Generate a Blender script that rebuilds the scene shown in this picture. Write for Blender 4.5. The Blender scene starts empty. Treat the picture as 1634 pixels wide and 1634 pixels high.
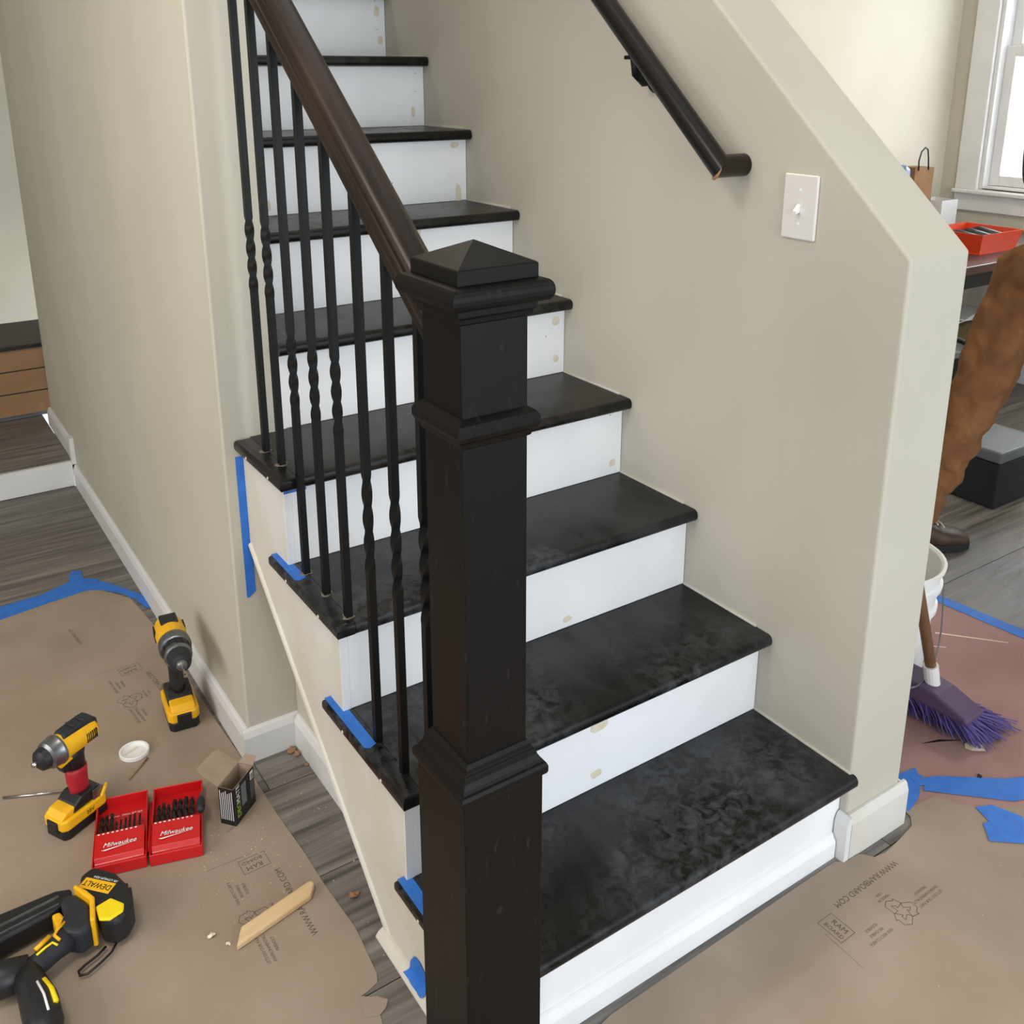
import bpy, bmesh, math, random
from mathutils import Vector, Matrix, Euler
random.seed(7)
S = bpy.context.scene
COL = S.collection
# ------------------------------------------------------------------ camera, world, lights, exposure
cam_d = bpy.data.cameras.new('camera'); cam = bpy.data.objects.new('camera', cam_d); COL.objects.link(cam)
cam.location = (-0.5914, -0.9652, 1.4775)
cam.rotation_euler = Euler((1.2810, 0.0002, -0.5918), 'XYZ')
cam_d.sensor_width = 36; cam_d.lens = 1568.0 / 1634 * 36
cam_d.shift_x = 0.0; cam_d.shift_y = (582.98 - 817) / 1634
cam_d.clip_start = 0.02
S.camera = cam
S.view_settings.view_transform = 'Standard'; S.view_settings.look = 'None'
S.view_settings.gamma = 1; S.view_settings.use_curve_mapping = False
S.view_settings.exposure = 0.15
W_ = bpy.data.worlds.new('world'); S.world = W_; W_.use_nodes = True
wn = W_.node_tree.nodes; wn['Background'].inputs[0].default_value = (0.86, 0.93, 1.0, 1); wn['Background'].inputs[1].default_value = 1.1
def area(name, loc, target, sx, sy, power, col):
    l = bpy.data.lights.new(name, 'AREA'); l.shape = 'RECTANGLE'; l.size = sx; l.size_y = sy; l.energy = power; l.color = col
    o = bpy.data.objects.new(name, l); COL.objects.link(o); o.location = loc
    o.rotation_euler = (Vector(target) - Vector(loc)).to_track_quat('-Z', 'Y').to_euler()
    return o
area('front_window_daylight', (0.2, -3.6, 1.5), (0.3, 0.5, 0.6), 2.2, 1.9, 66, (0.86, 0.93, 1.0))
area('left_window_daylight', (-2.9, 0.6, 1.5), (0.3, 0.8, 0.9), 2.4, 1.5, 46, (1.0, 0.985, 0.965))
area('ceiling_lamp', (-1.0, 0.2, 2.55), (-.6, 0.4, 0), 0.6, 0.6, 16, (1.0, 0.9, 0.78))
area('dining_room_window_daylight', (4.35, 1.15, 1.55), (2.0, 1.2, 1.0), 1.1, 1.3, 42, (0.9, 0.95, 1.0))
area('upstairs_ceiling_lamp', (0.45, 2.9, 4.6), (0.45, 2.2, 2.0), 0.5, 0.5, 44, (1.0, 0.86, 0.72))
area('dining_room_ceiling_lamp', (2.6, 0.6, 2.55), (2.6, 0.6, 0), 0.5, 0.5, 16, (1.0, 0.88, 0.72))

# ------------------------------------------------------------------ material helpers
def lin(c):
    if isinstance(c, str):
        c = [int(c[i:i + 2], 16) / 255 for i in (0, 2, 4)]
    return tuple(x / 12.92 if x <= .04045 else ((x + .055) / 1.055) ** 2.4 for x in c) + (1,)
def mat(name, col, rough=.6, metal=0, col2=None, scale=8, stretch=(1, 1, 1), bump=0, bscale=60, rough2=None, spec=.5, emit=0, detail=4, lo=.35, hi=.65, rnd=0, coat=0, trans=0):
    m = bpy.data.materials.new(name); m.use_nodes = True
    n = m.node_tree.nodes; L = m.node_tree.links; b = n['Principled BSDF']
    b.inputs['Roughness'].default_value = rough; b.inputs['Metallic'].default_value = metal
    b.inputs['Specular IOR Level'].default_value = spec; b.inputs['Coat Weight'].default_value = coat
    b.inputs['Transmission Weight'].default_value = trans
    b.inputs['Base Color'].default_value = lin(col)
    tc = n.new('ShaderNodeTexCoord'); mp = n.new('ShaderNodeMapping'); mp.inputs['Scale'].default_value = stretch
    L.new(tc.outputs['Object'], mp.inputs['Vector'])
    vec = mp.outputs['Vector']
    if rnd:
        oi = n.new('ShaderNodeObjectInfo'); ad = n.new('ShaderNodeVectorMath'); ad.operation = 'ADD'
        mu = n.new('ShaderNodeMath'); mu.operation = 'MULTIPLY'; mu.inputs[1].default_value = 37
        L.new(oi.outputs['Random'], mu.inputs[0]); L.new(vec, ad.inputs[0]); L.new(mu.outputs[0], ad.inputs[1]); vec = ad.outputs[0]
    if col2 is not None or rough2 is not None:
        nz = n.new('ShaderNodeTexNoise'); nz.inputs['Scale'].default_value = scale; nz.inputs['Detail'].default_value = detail
        L.new(vec, nz.inputs['Vector'])
        cr = n.new('ShaderNodeMapRange'); cr.inputs['From Min'].default_value = lo; cr.inputs['From Max'].default_value = hi
        L.new(nz.outputs['Fac'], cr.inputs['Value'])
        if col2 is not None:
            mx = n.new('ShaderNodeMix'); mx.data_type = 'RGBA'; mx.inputs['A'].default_value = lin(col); mx.inputs['B'].default_value = lin(col2)
            L.new(cr.outputs['Result'], mx.inputs['Factor']); out = mx.outputs['Result']
            if rnd:
                hs = n.new('ShaderNodeHueSaturation'); mr = n.new('ShaderNodeMapRange'); mr.inputs['To Min'].default_value = 1 - rnd; mr.inputs['To Max'].default_value = 1 + rnd
                L.new(oi.outputs['Random'], mr.inputs['Value']); L.new(mr.outputs['Result'], hs.inputs['Value']); L.new(out, hs.inputs['Color']); out = hs.outputs['Color']
            L.new(out, b.inputs['Base Color'])
        if rough2 is not None:
            mr = n.new('ShaderNodeMapRange'); mr.inputs['To Min'].default_value = rough; mr.inputs['To Max'].default_value = rough2
            L.new(cr.outputs['Result'], mr.inputs['Value']); L.new(mr.outputs['Result'], b.inputs['Roughness'])
    if bump:
        nb = n.new('ShaderNodeTexNoise'); nb.inputs['Scale'].default_value = bscale; L.new(vec, nb.inputs['Vector'])
        bp = n.new('ShaderNodeBump'); bp.inputs['Strength'].default_value = bump; bp.inputs['Distance'].default_value = .002
        L.new(nb.outputs['Fac'], bp.inputs['Height']); L.new(bp.outputs['Normal'], b.inputs['Normal'])
    if emit:
        b.inputs['Emission Color'].default_value = lin(col); b.inputs['Emission Strength'].default_value = emit
    return m
M = {}
M['wall'] = mat('sage_grey_wall_paint', 'c5c0b2', .75, col2='c0bbac', scale=2.5, bump=.12, bscale=180)
M['cream'] = mat('cream_wall_paint', 'dad5c4', .75, col2='d6d0be', scale=2.5, bump=.1, bscale=180)
M['trim'] = mat('white_trim_paint', 'e2e2e2', .45, col2='dbdbdc', scale=6, bump=.05)
M['riser'] = mat('white_primed_riser', 'f6f6f7', .5, col2='eeeeef', scale=5, bump=.08, bscale=40)
M['skirt'] = mat('white_primed_board', 'dad8d3', .55, col2='d2cbbd', scale=5, bump=.08, bscale=40)
M['putty'] = mat('tan_filler', 'dccfb4', .8, col2='e6dcc8', scale=60)
def dusty_black(name, amount, dust, warm):
    """black stained wood with smeared, crackled dust; the dust also dulls the gloss"""
    m = bpy.data.materials.new(name); m.use_nodes = True
    n = m.node_tree.nodes; L = m.node_tree.links; b = n['Principled BSDF']; b.inputs['Specular IOR Level'].default_value = .32
    tc = n.new('ShaderNodeTexCoord')
    def noise(scale, det, dist=0, lo=.4, hi=.6, st=(1, 1, 1), rg=.5):
        mp = n.new('ShaderNodeMapping'); mp.inputs['Scale'].default_value = st; L.new(tc.outputs['Object'], mp.inputs['Vector'])
        z = n.new('ShaderNodeTexNoise'); z.inputs['Scale'].default_value = scale; z.inputs['Detail'].default_value = det; z.inputs['Distortion'].default_value = dist; z.inputs['Roughness'].default_value = rg
        L.new(mp.outputs['Vector'], z.inputs['Vector'])
        c = n.new('ShaderNodeMapRange'); c.inputs['From Min'].default_value = lo; c.inputs['From Max'].default_value = hi; L.new(z.outputs['Fac'], c.inputs['Value']); return c.outputs['Result']
    def mul(a, c):
        q = n.new('ShaderNodeMath'); q.operation = 'MULTIPLY'; q.use_clamp = True
        for k, v in enumerate((a, c)):
            if isinstance(v, float): q.inputs[k].default_value = v
            else: L.new(v, q.inputs[k])
        return q.outputs[0]
    blot = noise(3.2, 3, .6, .40, .66); crack = noise(38, 14, .7, .42, .66, (1, 1, 1), .68); wipe = noise(5, 4, 1.0, .45, .75, (1.0, .45, 1))
    f = n.new('ShaderNodeMath'); f.operation = 'ADD'; f.use_clamp = True; L.new(mul(blot, crack), f.inputs[0]); L.new(mul(wipe, .45), f.inputs[1])
    fac = mul(f.outputs[0], float(amount))
    mx = n.new('ShaderNodeMix'); mx.data_type = 'RGBA'; mx.inputs['A'].default_value = lin(warm); mx.inputs['B'].default_value = lin(dust)
    L.new(fac, mx.inputs['Factor']); L.new(mx.outputs['Result'], b.inputs['Base Color'])
    ro = n.new('ShaderNodeMapRange'); ro.inputs['To Min'].default_value = .27; ro.inputs['To Max'].default_value = .62; L.new(fac, ro.inputs['Value']); L.new(ro.outputs['Result'], b.inputs['Roughness'])
    bp = n.new('ShaderNodeBump'); bp.inputs['Strength'].default_value = .08; bp.inputs['Distance'].default_value = .002; L.new(crack, bp.inputs['Height']); L.new(bp.outputs['Normal'], b.inputs['Normal'])
    return m
M['tread'] = dusty_black('black_stained_tread', .7, '3b3835', '100e0d')
M['dusty'] = dusty_black('dusty_black_tread', 1.0, '434548', '070708')
M['post'] = mat('black_brown_newel_stain', '100e0d', .42, col2='3c3a39', scale=90, stretch=(1, 1, .3), rough2=.55, bump=.25, bscale=50, detail=12, lo=.64, hi=.92, spec=.2)
M['rail'] = mat('espresso_rail_stain', '110c0a', .32, col2='2b1c14', scale=30, stretch=(1, .12, .12), rough2=.45, bump=.15, bscale=60, detail=6, spec=.35)
M['wrail'] = mat('dark_brown_round_rail', '20130c', .22, col2='0b0807', scale=30, stretch=(1, .12, .12), rough2=.3, bump=.1, spec=.4)
M['rawwood'] = mat('rubbed_bare_wood', 'b98a63', .6, col2='8a6040', scale=40)
M['iron'] = mat('satin_black_iron', '0b0b0c', .45, bump=.15, bscale=200, spec=.28)
M['dust'] = mat('pale_sawdust', '8d8272', .9, col2='5d554b', scale=60)
M['tape'] = mat('blue_painters_tape', '2a6cc8', .6, col2='3078d4', scale=30, bump=.2, bscale=90)
M['kraft'] = mat('tan_floor_board_paper', 'a19080', .8, col2='968574', scale=5, bump=.12, bscale=90, detail=8)
M['rosin'] = mat('dusty_rose_rosin_paper', 'a2807c', .85, col2='96716c', scale=4, bump=.15, bscale=60, detail=8)
M['ink'] = mat('grey_brown_ink', '5c4f45', .9)
M['plank'] = mat('grey_vinyl_plank', '4c4845', .45, col2='8b8680', scale=9, stretch=(.3, 6, 1), rough2=.6, bump=.25, bscale=40, detail=10, lo=.3, hi=.72, rnd=.09)
M['slab'] = mat('dark_underlay', '33302e', .9)
M['bit'] = mat('black_oxide_steel', '232326', .32, metal=.7, col2='3a3a40', scale=80)
M['red'] = mat('red_moulded_plastic', 'c8141a', .35, coat=.2, bump=.1, bscale=200)
M['dred'] = mat('dark_red_tray', '97151c', .45)
M['yellow'] = mat('tool_yellow_plastic', 'f4b81a', .42, col2='e0a212', scale=40, lo=.5, hi=.9)
M['byellow'] = mat('bright_yellow_latch', 'f4d810', .45)
M['black'] = mat('black_tool_plastic', '1c1d20', .45, bump=.2, bscale=150)
M['navy'] = mat('charcoal_rubber_grip', '23262c', .6, bump=.2, bscale=150)
M['grey'] = mat('brushed_grey_metal', '8b8d90', .32, metal=.85, col2='6e7073', scale=30)
M['chrome'] = mat('bright_steel', 'c9c9cc', .18, metal=1)
M['redgrip'] = mat('red_wrapped_grip', 'b0202b', .5, bump=.3, bscale=30)
M['white'] = mat('white_plastic', 'ececea', .35)
M['switch'] = mat('white_switch_plastic', 'e2dfdc', .35)
M['ink_w'] = mat('white_print', 'e9e9e9', .6)
M['ink_k'] = mat('black_print', '141414', .6)
M['green'] = mat('lime_print', 'a5cf2e', .6)
M['cardin'] = mat('inner_carton_board', 'ab9683', .85, col2='a08b78', scale=20)
M['cardout'] = mat('black_printed_carton', '16171a', .4)
M['pine'] = mat('pale_pine', 'e2c79d', .6, col2='cdab7c', scale=25, stretch=(.12, 1, 1), bump=.1, detail=6)
M['chip'] = mat('pale_wood_chip', 'e3d3bb', .8)
M['torn'] = mat('torn_brown_paper', 'a67c58', .9, col2='8b6444', scale=60)
M['bagp'] = mat('brown_kraft_bag', '96714f', .85, col2='86633f', scale=12)
M['purple'] = mat('purple_broom_plastic', '54415f', .5)
M['bristle'] = mat('violet_bristles', '5b4d8a', .7)
M['broomwood'] = mat('worn_broom_handle', '8f6a47', .6, col2='6e4d30', scale=20, stretch=(1, 1, .2), bump=.3)
M['pants'] = mat('brown_canvas_trousers', '8a5f38', .9, col2='71492a', scale=9, bump=.6, bscale=25)
M['shirt'] = mat('dark_grey_shirt', '3a3c40', .9, bump=.4, bscale=25)
M['skin'] = mat('skin', 'c08e72', .55)
M['hair'] = mat('dark_brown_hair', '2c211a', .8, bump=.8, bscale=80)
M['boot'] = mat('brown_leather_boot', '4f3a2c', .55, col2='33261e', scale=20, bump=.4)
M['sole'] = mat('black_rubber_sole', '1b1b1b', .8)
M['orange'] = mat('orange_plastic_tray', 'd8421c', .35)
M['dark'] = mat('very_dark_plastic', '1a1614', .5)
M['table'] = mat('dark_brown_table_top', '5b4038', .4, col2='45302a', scale=12, stretch=(.2, 1, 1))
M['paperw'] = mat('white_paper', 'dcdcdc', .7)
M['greyp'] = mat('grey_bin_plastic', '6f7377', .5)
M['olive'] = mat('olive_cloth', '5b4e2b', .9, col2='473a20', scale=10, bump=.6, bscale=30)
M['blueb'] = mat('blue_plastic_wrap', '7f9cc4', .3)
M['glass'] = mat('window_glass', 'ffffff', 0.0, trans=1, spec=.5)
M['chest'] = mat('brown_chest_board', 'a17a58', .7, col2='94704f', scale=6, stretch=(.2, 1, 1))

# ------------------------------------------------------------------ object helpers
def tag(o, label=None, cat=None, group=None, kind=None):
    if label: o['label'] = label
    if cat: o['category'] = cat
    if group: o['group'] = group
    if kind: o['kind'] = kind
    return o
def thing(name, label, cat, loc=(0, 0, 0), rz=0, group=None, rot=None):
    o = bpy.data.objects.new(name, None); COL.objects.link(o); o.location = loc
    o.rotation_euler = rot if rot else (0, 0, rz); o.empty_display_size = .05
    return tag(o, label, cat, group)
def mesh(name, vs, fs, m=None, parent=None, smooth=False):
    me = bpy.data.meshes.new(name); me.from_pydata([tuple(v) for v in vs], [], fs); me.validate(); me.update()
    if m: me.materials.append(m)
    if smooth:
        for p in me.polygons: p.use_smooth = True
    o = bpy.data.objects.new(name, me); COL.objects.link(o)
    if parent: o.parent = parent
    return o
class B:
    """collects shapes for one mesh object"""
    def __init__(s): s.v = []; s.f = []
    def add(s, vs, fs):
        k = len(s.v); s.v += [Vector(v) for v in vs]; s.f += [tuple(i + k for i in f) for f in fs]; return s
    def box(s, x0, x1, y0, y1, z0, z1, T=None):
        vs = [Vector((x, y, z)) for x in (x0, x1) for y in (y0, y1) for z in (z0, z1)]
        if T: vs = [T @ v for v in vs]
        return s.add(vs, [(0, 1, 3, 2), (4, 6, 7, 5), (0, 4, 5, 1), (2, 3, 7, 6), (0, 2, 6, 4), (1, 5, 7, 3)])
    def prism(s, poly, a0, a1, axis=2, T=None):
        """poly: 2-D points; axis 2: xy, axis 0: yz, axis 1: xz"""
        def mk(p, a):
            return Vector({2: (p[0], p[1], a), 0: (a, p[0], p[1]), 1: (p[0], a, p[1])}[axis])
        n = len(poly)
        vs = [mk(p, a0) for p in poly] + [mk(p, a1) for p in poly]
        if T: vs = [T @ v for v in vs]
        return s.add(vs, [tuple(range(n))[::-1], tuple(range(n, 2 * n))] + [(i, (i + 1) % n, n + (i + 1) % n, n + i) for i in range(n)])
    def loft(s, rings, closed=True):
        n = len(rings[0]); vs = [v for r in rings for v in r]; fs = []
        for k in range(len(rings) - 1):
            for i in range(n):
                fs.append((k * n + i, k * n + (i + 1) % n, (k + 1) * n + (i + 1) % n, (k + 1) * n + i))
        if closed:
            fs.append(tuple(range(n))[::-1]); fs.append(tuple((len(rings) - 1) * n + i for i in range(n)))
        return s.add(vs, fs)
    def lathe(s, prof, seg=20, T=None, sy=1):
        """prof: (radius, height) around local z"""
        T = T or Matrix()
        return s.loft([[T @ Vector((r * math.cos(a), sy * r * math.sin(a), h)) for a in [2 * math.pi * i / seg for i in range(seg)]] for r, h in prof])
    def tube(s, pts, rad, seg=10, rad2=None, sx=1):
        pts = [Vector(p) for p in pts]; rings = []
        up = None
        for i, p in enumerate(pts):
            d = (pts[min(i + 1, len(pts) - 1)] - pts[max(i - 1, 0)]).normalized()
            if up is None: up = Vector((0, 0, 1)) if abs(d.z) < .9 else Vector((1, 0, 0))
            a = d.cross(up).normalized(); b = a.cross(d).normalized(); up = b
            t = i / (len(pts) - 1) if len(pts) > 1 else 0
            r = rad[i] if isinstance(rad, (list, tuple)) else (rad if rad2 is None else rad + (rad2 - rad) * t)
            rings.append([p + a * (r * sx * math.cos(q)) + b * (r * math.sin(q)) for q in [2 * math.pi * j / seg for j in range(seg)]])
        return s.loft(rings)
    def obj(s, name, m, parent=None, smooth=False, bevel=0, seg=2):
        o = mesh(name, s.v, s.f, m, parent, smooth)
        bm = bmesh.new(); bm.from_mesh(o.data); bmesh.ops.recalc_face_normals(bm, faces=bm.faces); bm.to_mesh(o.data); bm.free()
        if bevel:
            md = o.modifiers.new('bevel', 'BEVEL'); md.width = bevel; md.segments = seg; md.limit_method = 'ANGLE'; md.angle_limit = math.radians(35); md.harden_normals = False
        return o
def smooth_auto(o, ang=40):
    for p in o.data.polygons: p.use_smooth = True
    bm = bmesh.new(); bm.from_mesh(o.data)
    for e in bm.edges:
        if len(e.link_faces) == 2 and e.calc_face_angle(0) > math.radians(ang): e.smooth = False
    bm.to_mesh(o.data); bm.free(); return o
def text(s, size, m, T, parent=None, name='lettering', align='CENTER', sx=1, ext=.0002, shear=0):
    c = bpy.data.curves.new('t', 'FONT'); c.body = s; c.size = size; c.align_x = align; c.align_y = 'CENTER'; c.extrude = ext; c.resolution_u = 2; c.shear = shear
    t = bpy.data.objects.new('t', c); COL.objects.link(t); bpy.context.view_layer.update()
    me = bpy.data.meshes.new_from_object(t.evaluated_get(bpy.context.evaluated_depsgraph_get()))
    bpy.data.objects.remove(t); bpy.data.curves.remove(c)
    me.transform(Matrix.Diagonal((sx, 1, 1, 1))); me.transform(T); me.materials.clear(); me.materials.append(m)
    o = bpy.data.objects.new(name, me); COL.objects.link(o)
    if parent: o.parent = parent
    return o
def plane_T(o, u, v):
    """matrix taking local x->u, y->v at origin o"""
    u = Vector(u).normalized(); v = Vector(v); v = (v - u * v.dot(u)).normalized(); w = u.cross(v)
    return Matrix(((u.x, v.x, w.x, o[0]), (u.y, v.y, w.y, o[1]), (u.z, v.z, w.z, o[2]), (0, 0, 0, 1)))
def copy_of(o, parent=None, loc=None):
    c = o.copy(); COL.objects.link(c)
    if parent: c.parent = parent
    if loc is not None: c.location = loc
    return c

# ------------------------------------------------------------------ measures of the stair
R_ = .19; D_ = .2281; W = .8272; NOSE = .032; T_ = .026; WE = .908      # rise, run, width, nosing, tread thickness, y of the left wall's end

# ------------------------------------------------------------------ setting: floor
floor = B().box(-3.0, 4.1, -2.2, 2.76, -.06, -.004).obj('floor', M['slab']); tag(floor, kind='structure')
pl_me = None
pw = .2807; y0 = .787 - pw * 11; row = 0
y = y0
while y < 2.7:
    off = [0, .55, .95, .3, .75][row % 5]
    x = -3.0 + off - 1.25
    while x < 4.1:
        xa, xb = max(x, -3.0), min(x + 1.22, 4.1); ya, yb = max(y, -2.2), min(y + pw, 2.757)
        if xb - xa > .05 and yb - ya > .02 and not (xb < -1.2 and yb < 0):
            o = B().box(-(xb - xa) / 2 + .0009, (xb - xa) / 2 - .0009, -(yb - ya) / 2 + .0011, (yb - ya) / 2 - .0011, -.004, 0).obj('plank', M['plank'], floor)
            o.location = ((xa + xb) / 2, (ya + yb) / 2, 0)
        x += 1.22
    y += pw; row += 1
# raised hall floor beyond the small step
hall = B().box(-3.0, -.055, 2.772, 5.2, -.06, .096).obj('floor', M['slab']); tag(hall, kind='structure')
for k in range(9):
    for j in range(4):
        a = -3.0 + j * 1.0 - (k % 3) * .3; b_ = min(a + 1.0, -.055); a = max(a, -3.0)
        if b_ - a < .05: continue
        o = B().box(-(b_ - a) / 2 + .001, (b_ - a) / 2 - .001, -.134, .134, 0, .004).obj('plank', M['plank'], hall); o.location = ((a + b_) / 2, 2.772 + .135 + k * .27, .096)
o = B().box(-3.0, -.055, 2.757, 2.772, 0, .096).obj('trim_1', M['trim']); tag(o, kind='structure')
# ceiling over the rooms (the stairwell stays open upwards)
for bx in ((-3.0, -.04, -2.2, 5.2), (-.04, .98, -2.2, .1), (.98, 4.1, -2.2, 2.1)):
    o = B().box(*bx, 2.62, 2.72).obj('ceiling', M['cream']); tag(o, kind='structure')
o = B().box(-.04, 1.2, .1, 4.6, 4.9, 5.0).obj('ceiling', M['cream']); tag(o, kind='structure')

# ------------------------------------------------------------------ setting: walls
def struct(b, name, m, bevel=0, seg=2, parent=None):
    o = b.obj(name, m, parent, bevel=bevel, seg=seg)
    if not parent: tag(o, kind='structure')
    return o
struct(B().box(-.040, .082, WE, 3.22, 0, 4.9), 'wall_left', M['wall'], bevel=.004)
struct(B().prism([(.33, 0), (WE - .001, 0), (WE - .001, .50), (.33, .02)], .076, .082, 0), 'wall_stair', M['wall'])
# slope-topped half wall on the right of the stair
hw = [(-.018, 0), (4.4, 0), (4.4, 1.185 + .89 * 4.418), (-.018, 1.185)]
struct(B().prism(hw, W, .991, 0), 'wall_right', M['wall'], bevel=.006, seg=3)
struct(B().box(.991, 4.1, 2.05, 2.17, 0, 2.62), 'wall_far', M['cream'])
struct(B().box(-.04, .991, 4.4, 4.5, 2.0, 4.9), 'wall_landing', M['wall'])
struct(B().box(-3.0, 2.2, 5.2, 5.3, 0, 4.9), 'wall_back', M['cream'])
struct(B().box(-3.1, -3.0, -2.2, 5.3, 0, 2.7), 'wall_west', M['wall'])
# window wall with an opening
wy0, wy1, wz0, wz1 = .62, 1.845, .925, 2.25
wb = B().box(4.1, 4.24, -2.2, wy0, 0, 2.62).box(4.1, 4.24, wy1, 2.17, 0, 2.62).box(4.1, 4.24, wy0, wy1, 0, wz0).box(4.1, 4.24, wy0, wy1, wz1, 2.62)
struct(wb, 'wall_window', M['wall'])
win = thing('window_1', None, None, (4.1, 0, 0)); win['kind'] = 'structure'
cw = .115
B().box(-.022, 0, wy1, wy1 + cw, wz0 - .01, wz1 + cw).obj('casing', M['trim'], win, bevel=.004)
B().box(-.022, 0, wy0 - cw, wy0, wz0 - .01, wz1 + cw).obj('casing', M['trim'], win, bevel=.004)
B().box(-.022, 0, wy0 - .002, wy1 + .002, wz1, wz1 + cw).obj('casing', M['trim'], win, bevel=.004)
B().box(-.05, .1, wy0 - cw, wy1 + cw, wz0 - .028, wz0 - .008).obj('sill', M['trim'], win, bevel=.005)
B().box(-.018, 0, wy0 - cw, wy1 + cw, wz0 - .115, wz0 - .029).obj('apron', M['trim'], win, bevel=.005)
jb = B().box(.0, .14, wy1 - .02, wy1, wz0, wz1).box(.0, .14, wy0, wy0 + .02, wz0, wz1).box(.0, .14, wy0 + .02, wy1 - .02, wz0 - .005, wz0 + .011).box(0, .14, wy0 + .02, wy1 - .02, wz1 - .02, wz1)
jb.obj('jamb', M['trim'], win)
def sash(x, z0, z1):
    sf = .05; a0, a1 = wy0 + .0205, wy1 - .0205
    s = B().box(x, x + .03, a0, a0 + sf, z0, z1).box(x, x + .03, a1 - sf, a1, z0, z1).box(x, x + .03, a0 + sf, a1 - sf, z0, z0 + sf).box(x, x + .03, a0 + sf, a1 - sf, z1 - sf, z1)
    so = s.obj('sash', M['trim'], win, bevel=.003)
    B().box(x + .012, x + .016, a0 + sf, a1 - sf, z0 + sf, z1 - sf).obj('pane', M['glass'], so)
sash(.05, wz0 + .012, 1.6); sash(.085, 1.56, wz1 - .02)

# baseboards: profile with a sloped top
def base_poly(h, t=.014): return [(0, 0), (t, 0), (t, h - .018), (t - .005, h - .004), (t - .009, h), (0, h)]
def base_x(name, x, y0, y1, h, side, z0=0):            # runs along y, sticks out towards side
    struct(B().prism([(x + side * a, z0 + b) for a, b in base_poly(h)], y0, y1, 1), name, M['trim'])
def base_y(name, y, x0, x1, h, side, z0=0, m='trim'):
    struct(B().prism([(y + side * a, z0 + b) for a, b in base_poly(h)], x0, x1, 0), name, M[m])
base_x('baseboard_left', -.0405, WE - .0004, 2.756, .082, -1)
base_x('baseboard_left', -.0405, 2.79, 3.22, .075, -1, .1)
struct(B().box(-.056, -.0405, 2.757, 2.789, .083, .185), 'trim_2', M['trim'])
base_y('baseboard_end', WE - .0005, -.0545, .0755, .082, -1)
base_x('baseboard_stair', .0755, .33, WE - .0147, .082, -1)
base_y('baseboard_front', -.0185, W + .001, 1.005, .10, -1, m='skirt')
base_x('baseboard_right', .9915, -.0184, 2.034, .10, 1)
struct(B().prism([(W - .0005 - a, b) for a, b in base_poly(.10)], -.0325, -.003, 1), 'baseboard_corner', M['trim'])
base_y('baseboard_far', 2.0495, 1.006, 4.099, .12, -1)
base_x('baseboard_window', 4.0995, -2.2, 2.035, .12, -1)

# ------------------------------------------------------------------ staircase
st = thing('staircase', 'straight stair with black stained treads and white risers beside the half wall', 'staircase', (0, 0, 0))
NT = 12
def slab_bevel(b, name, m, parent, sel, off):
    o = b.obj(name, m, parent)
    bm = bmesh.new(); bm.from_mesh(o.data)
    es = [e for e in bm.edges if sel(e.verts[0].co, e.verts[1].co)]
    bmesh.ops.bevel(bm, geom=es, offset=off, segments=4, profile=.5, affect='EDGES')
    bm.to_mesh(o.data); bm.free(); smooth_auto(o, 30); return o
for n in range(1, NT + 1):
    yf = (n - 1) * D_ - NOSE; yb = n * D_ + .0; z1 = n * R_; z0 = z1 - T_
    xr = W - .002 if n > 1 else W - .0005
    m = M['dusty'] if n <= 3 else M['tread']
    if n == 1:
        poly = [(.0835, yf), (W + .004, yf), (W + .004, -.019), (W - .001, -.019), (W - .001, yb), (.0185, yb), (.0185, .092), (.0835, .092)]
    else:
        xl = .0185 if n <= 4 else .084
        yb2 = yb if n != 4 else WE - .001
        poly = [(xl, yf), (W - .001, yf), (W - .001, yb), (xl, yb)]
        if n == 4: poly = [(.0185, yf), (W - .001, yf), (W - .001, yb), (.084, yb), (.084, WE - .001), (.0185, WE - .001)]
    tr = slab_bevel(B().prism(poly, z0, z1), 'tread', m, st, lambda a, b: abs(a.y - b.y) < 1e-5 and abs(a.y - yf) < 1e-4 and abs(a.z - b.z) < 1e-5, .011)
    if n <= 4:
        ye = {1: n * D_ + .014, 2: n * D_ + .058, 3: n * D_ + .064, 4: WE - .001}[n]
        ys = yf if n > 1 else .092
        rn = slab_bevel(B().box(-.017, .0175, ys, ye, z0, z1), 'return_nosing', m, tr,
                        lambda a, b: (abs(a.x - b.x) < 1e-5 and abs(a.x + .017) < 1e-4 and abs(a.z - b.z) < 1e-5) or (n > 1 and abs(a.y - b.y) < 1e-5 and abs(a.y - ys) < 1e-4 and abs(a.z - b.z) < 1e-5) or (abs(a.y - b.y) < 1e-5 and abs(a.y - ye) < 1e-4 and abs(a.z - b.z) < 1e-5), .009)
        for q in ((.25, .72) if n > 1 else (.45,)):
            yy = ys + (ye - ys) * q
            B().lathe([(0.0001, 0), (.003, .0002), (.0022, .0012), (.0001, .0014)], 8, plane_T((-.0168, yy, z0 + .010), (0, 1, 0), (0, 0, -1))).obj('filled_nail_hole', M['chip'], tr)
    # riser
    xl = .0155 if n <= 4 else .084
    if n == 1: xl = .083
    B().box(xl, W - .001, (n - 1) * D_, (n - 1) * D_ + .011, (n - 1) * R_ + (.0005 if n > 1 else 0), z0 - .0005).obj('riser', M['riser'], st, bevel=.0008, seg=1)
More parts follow.
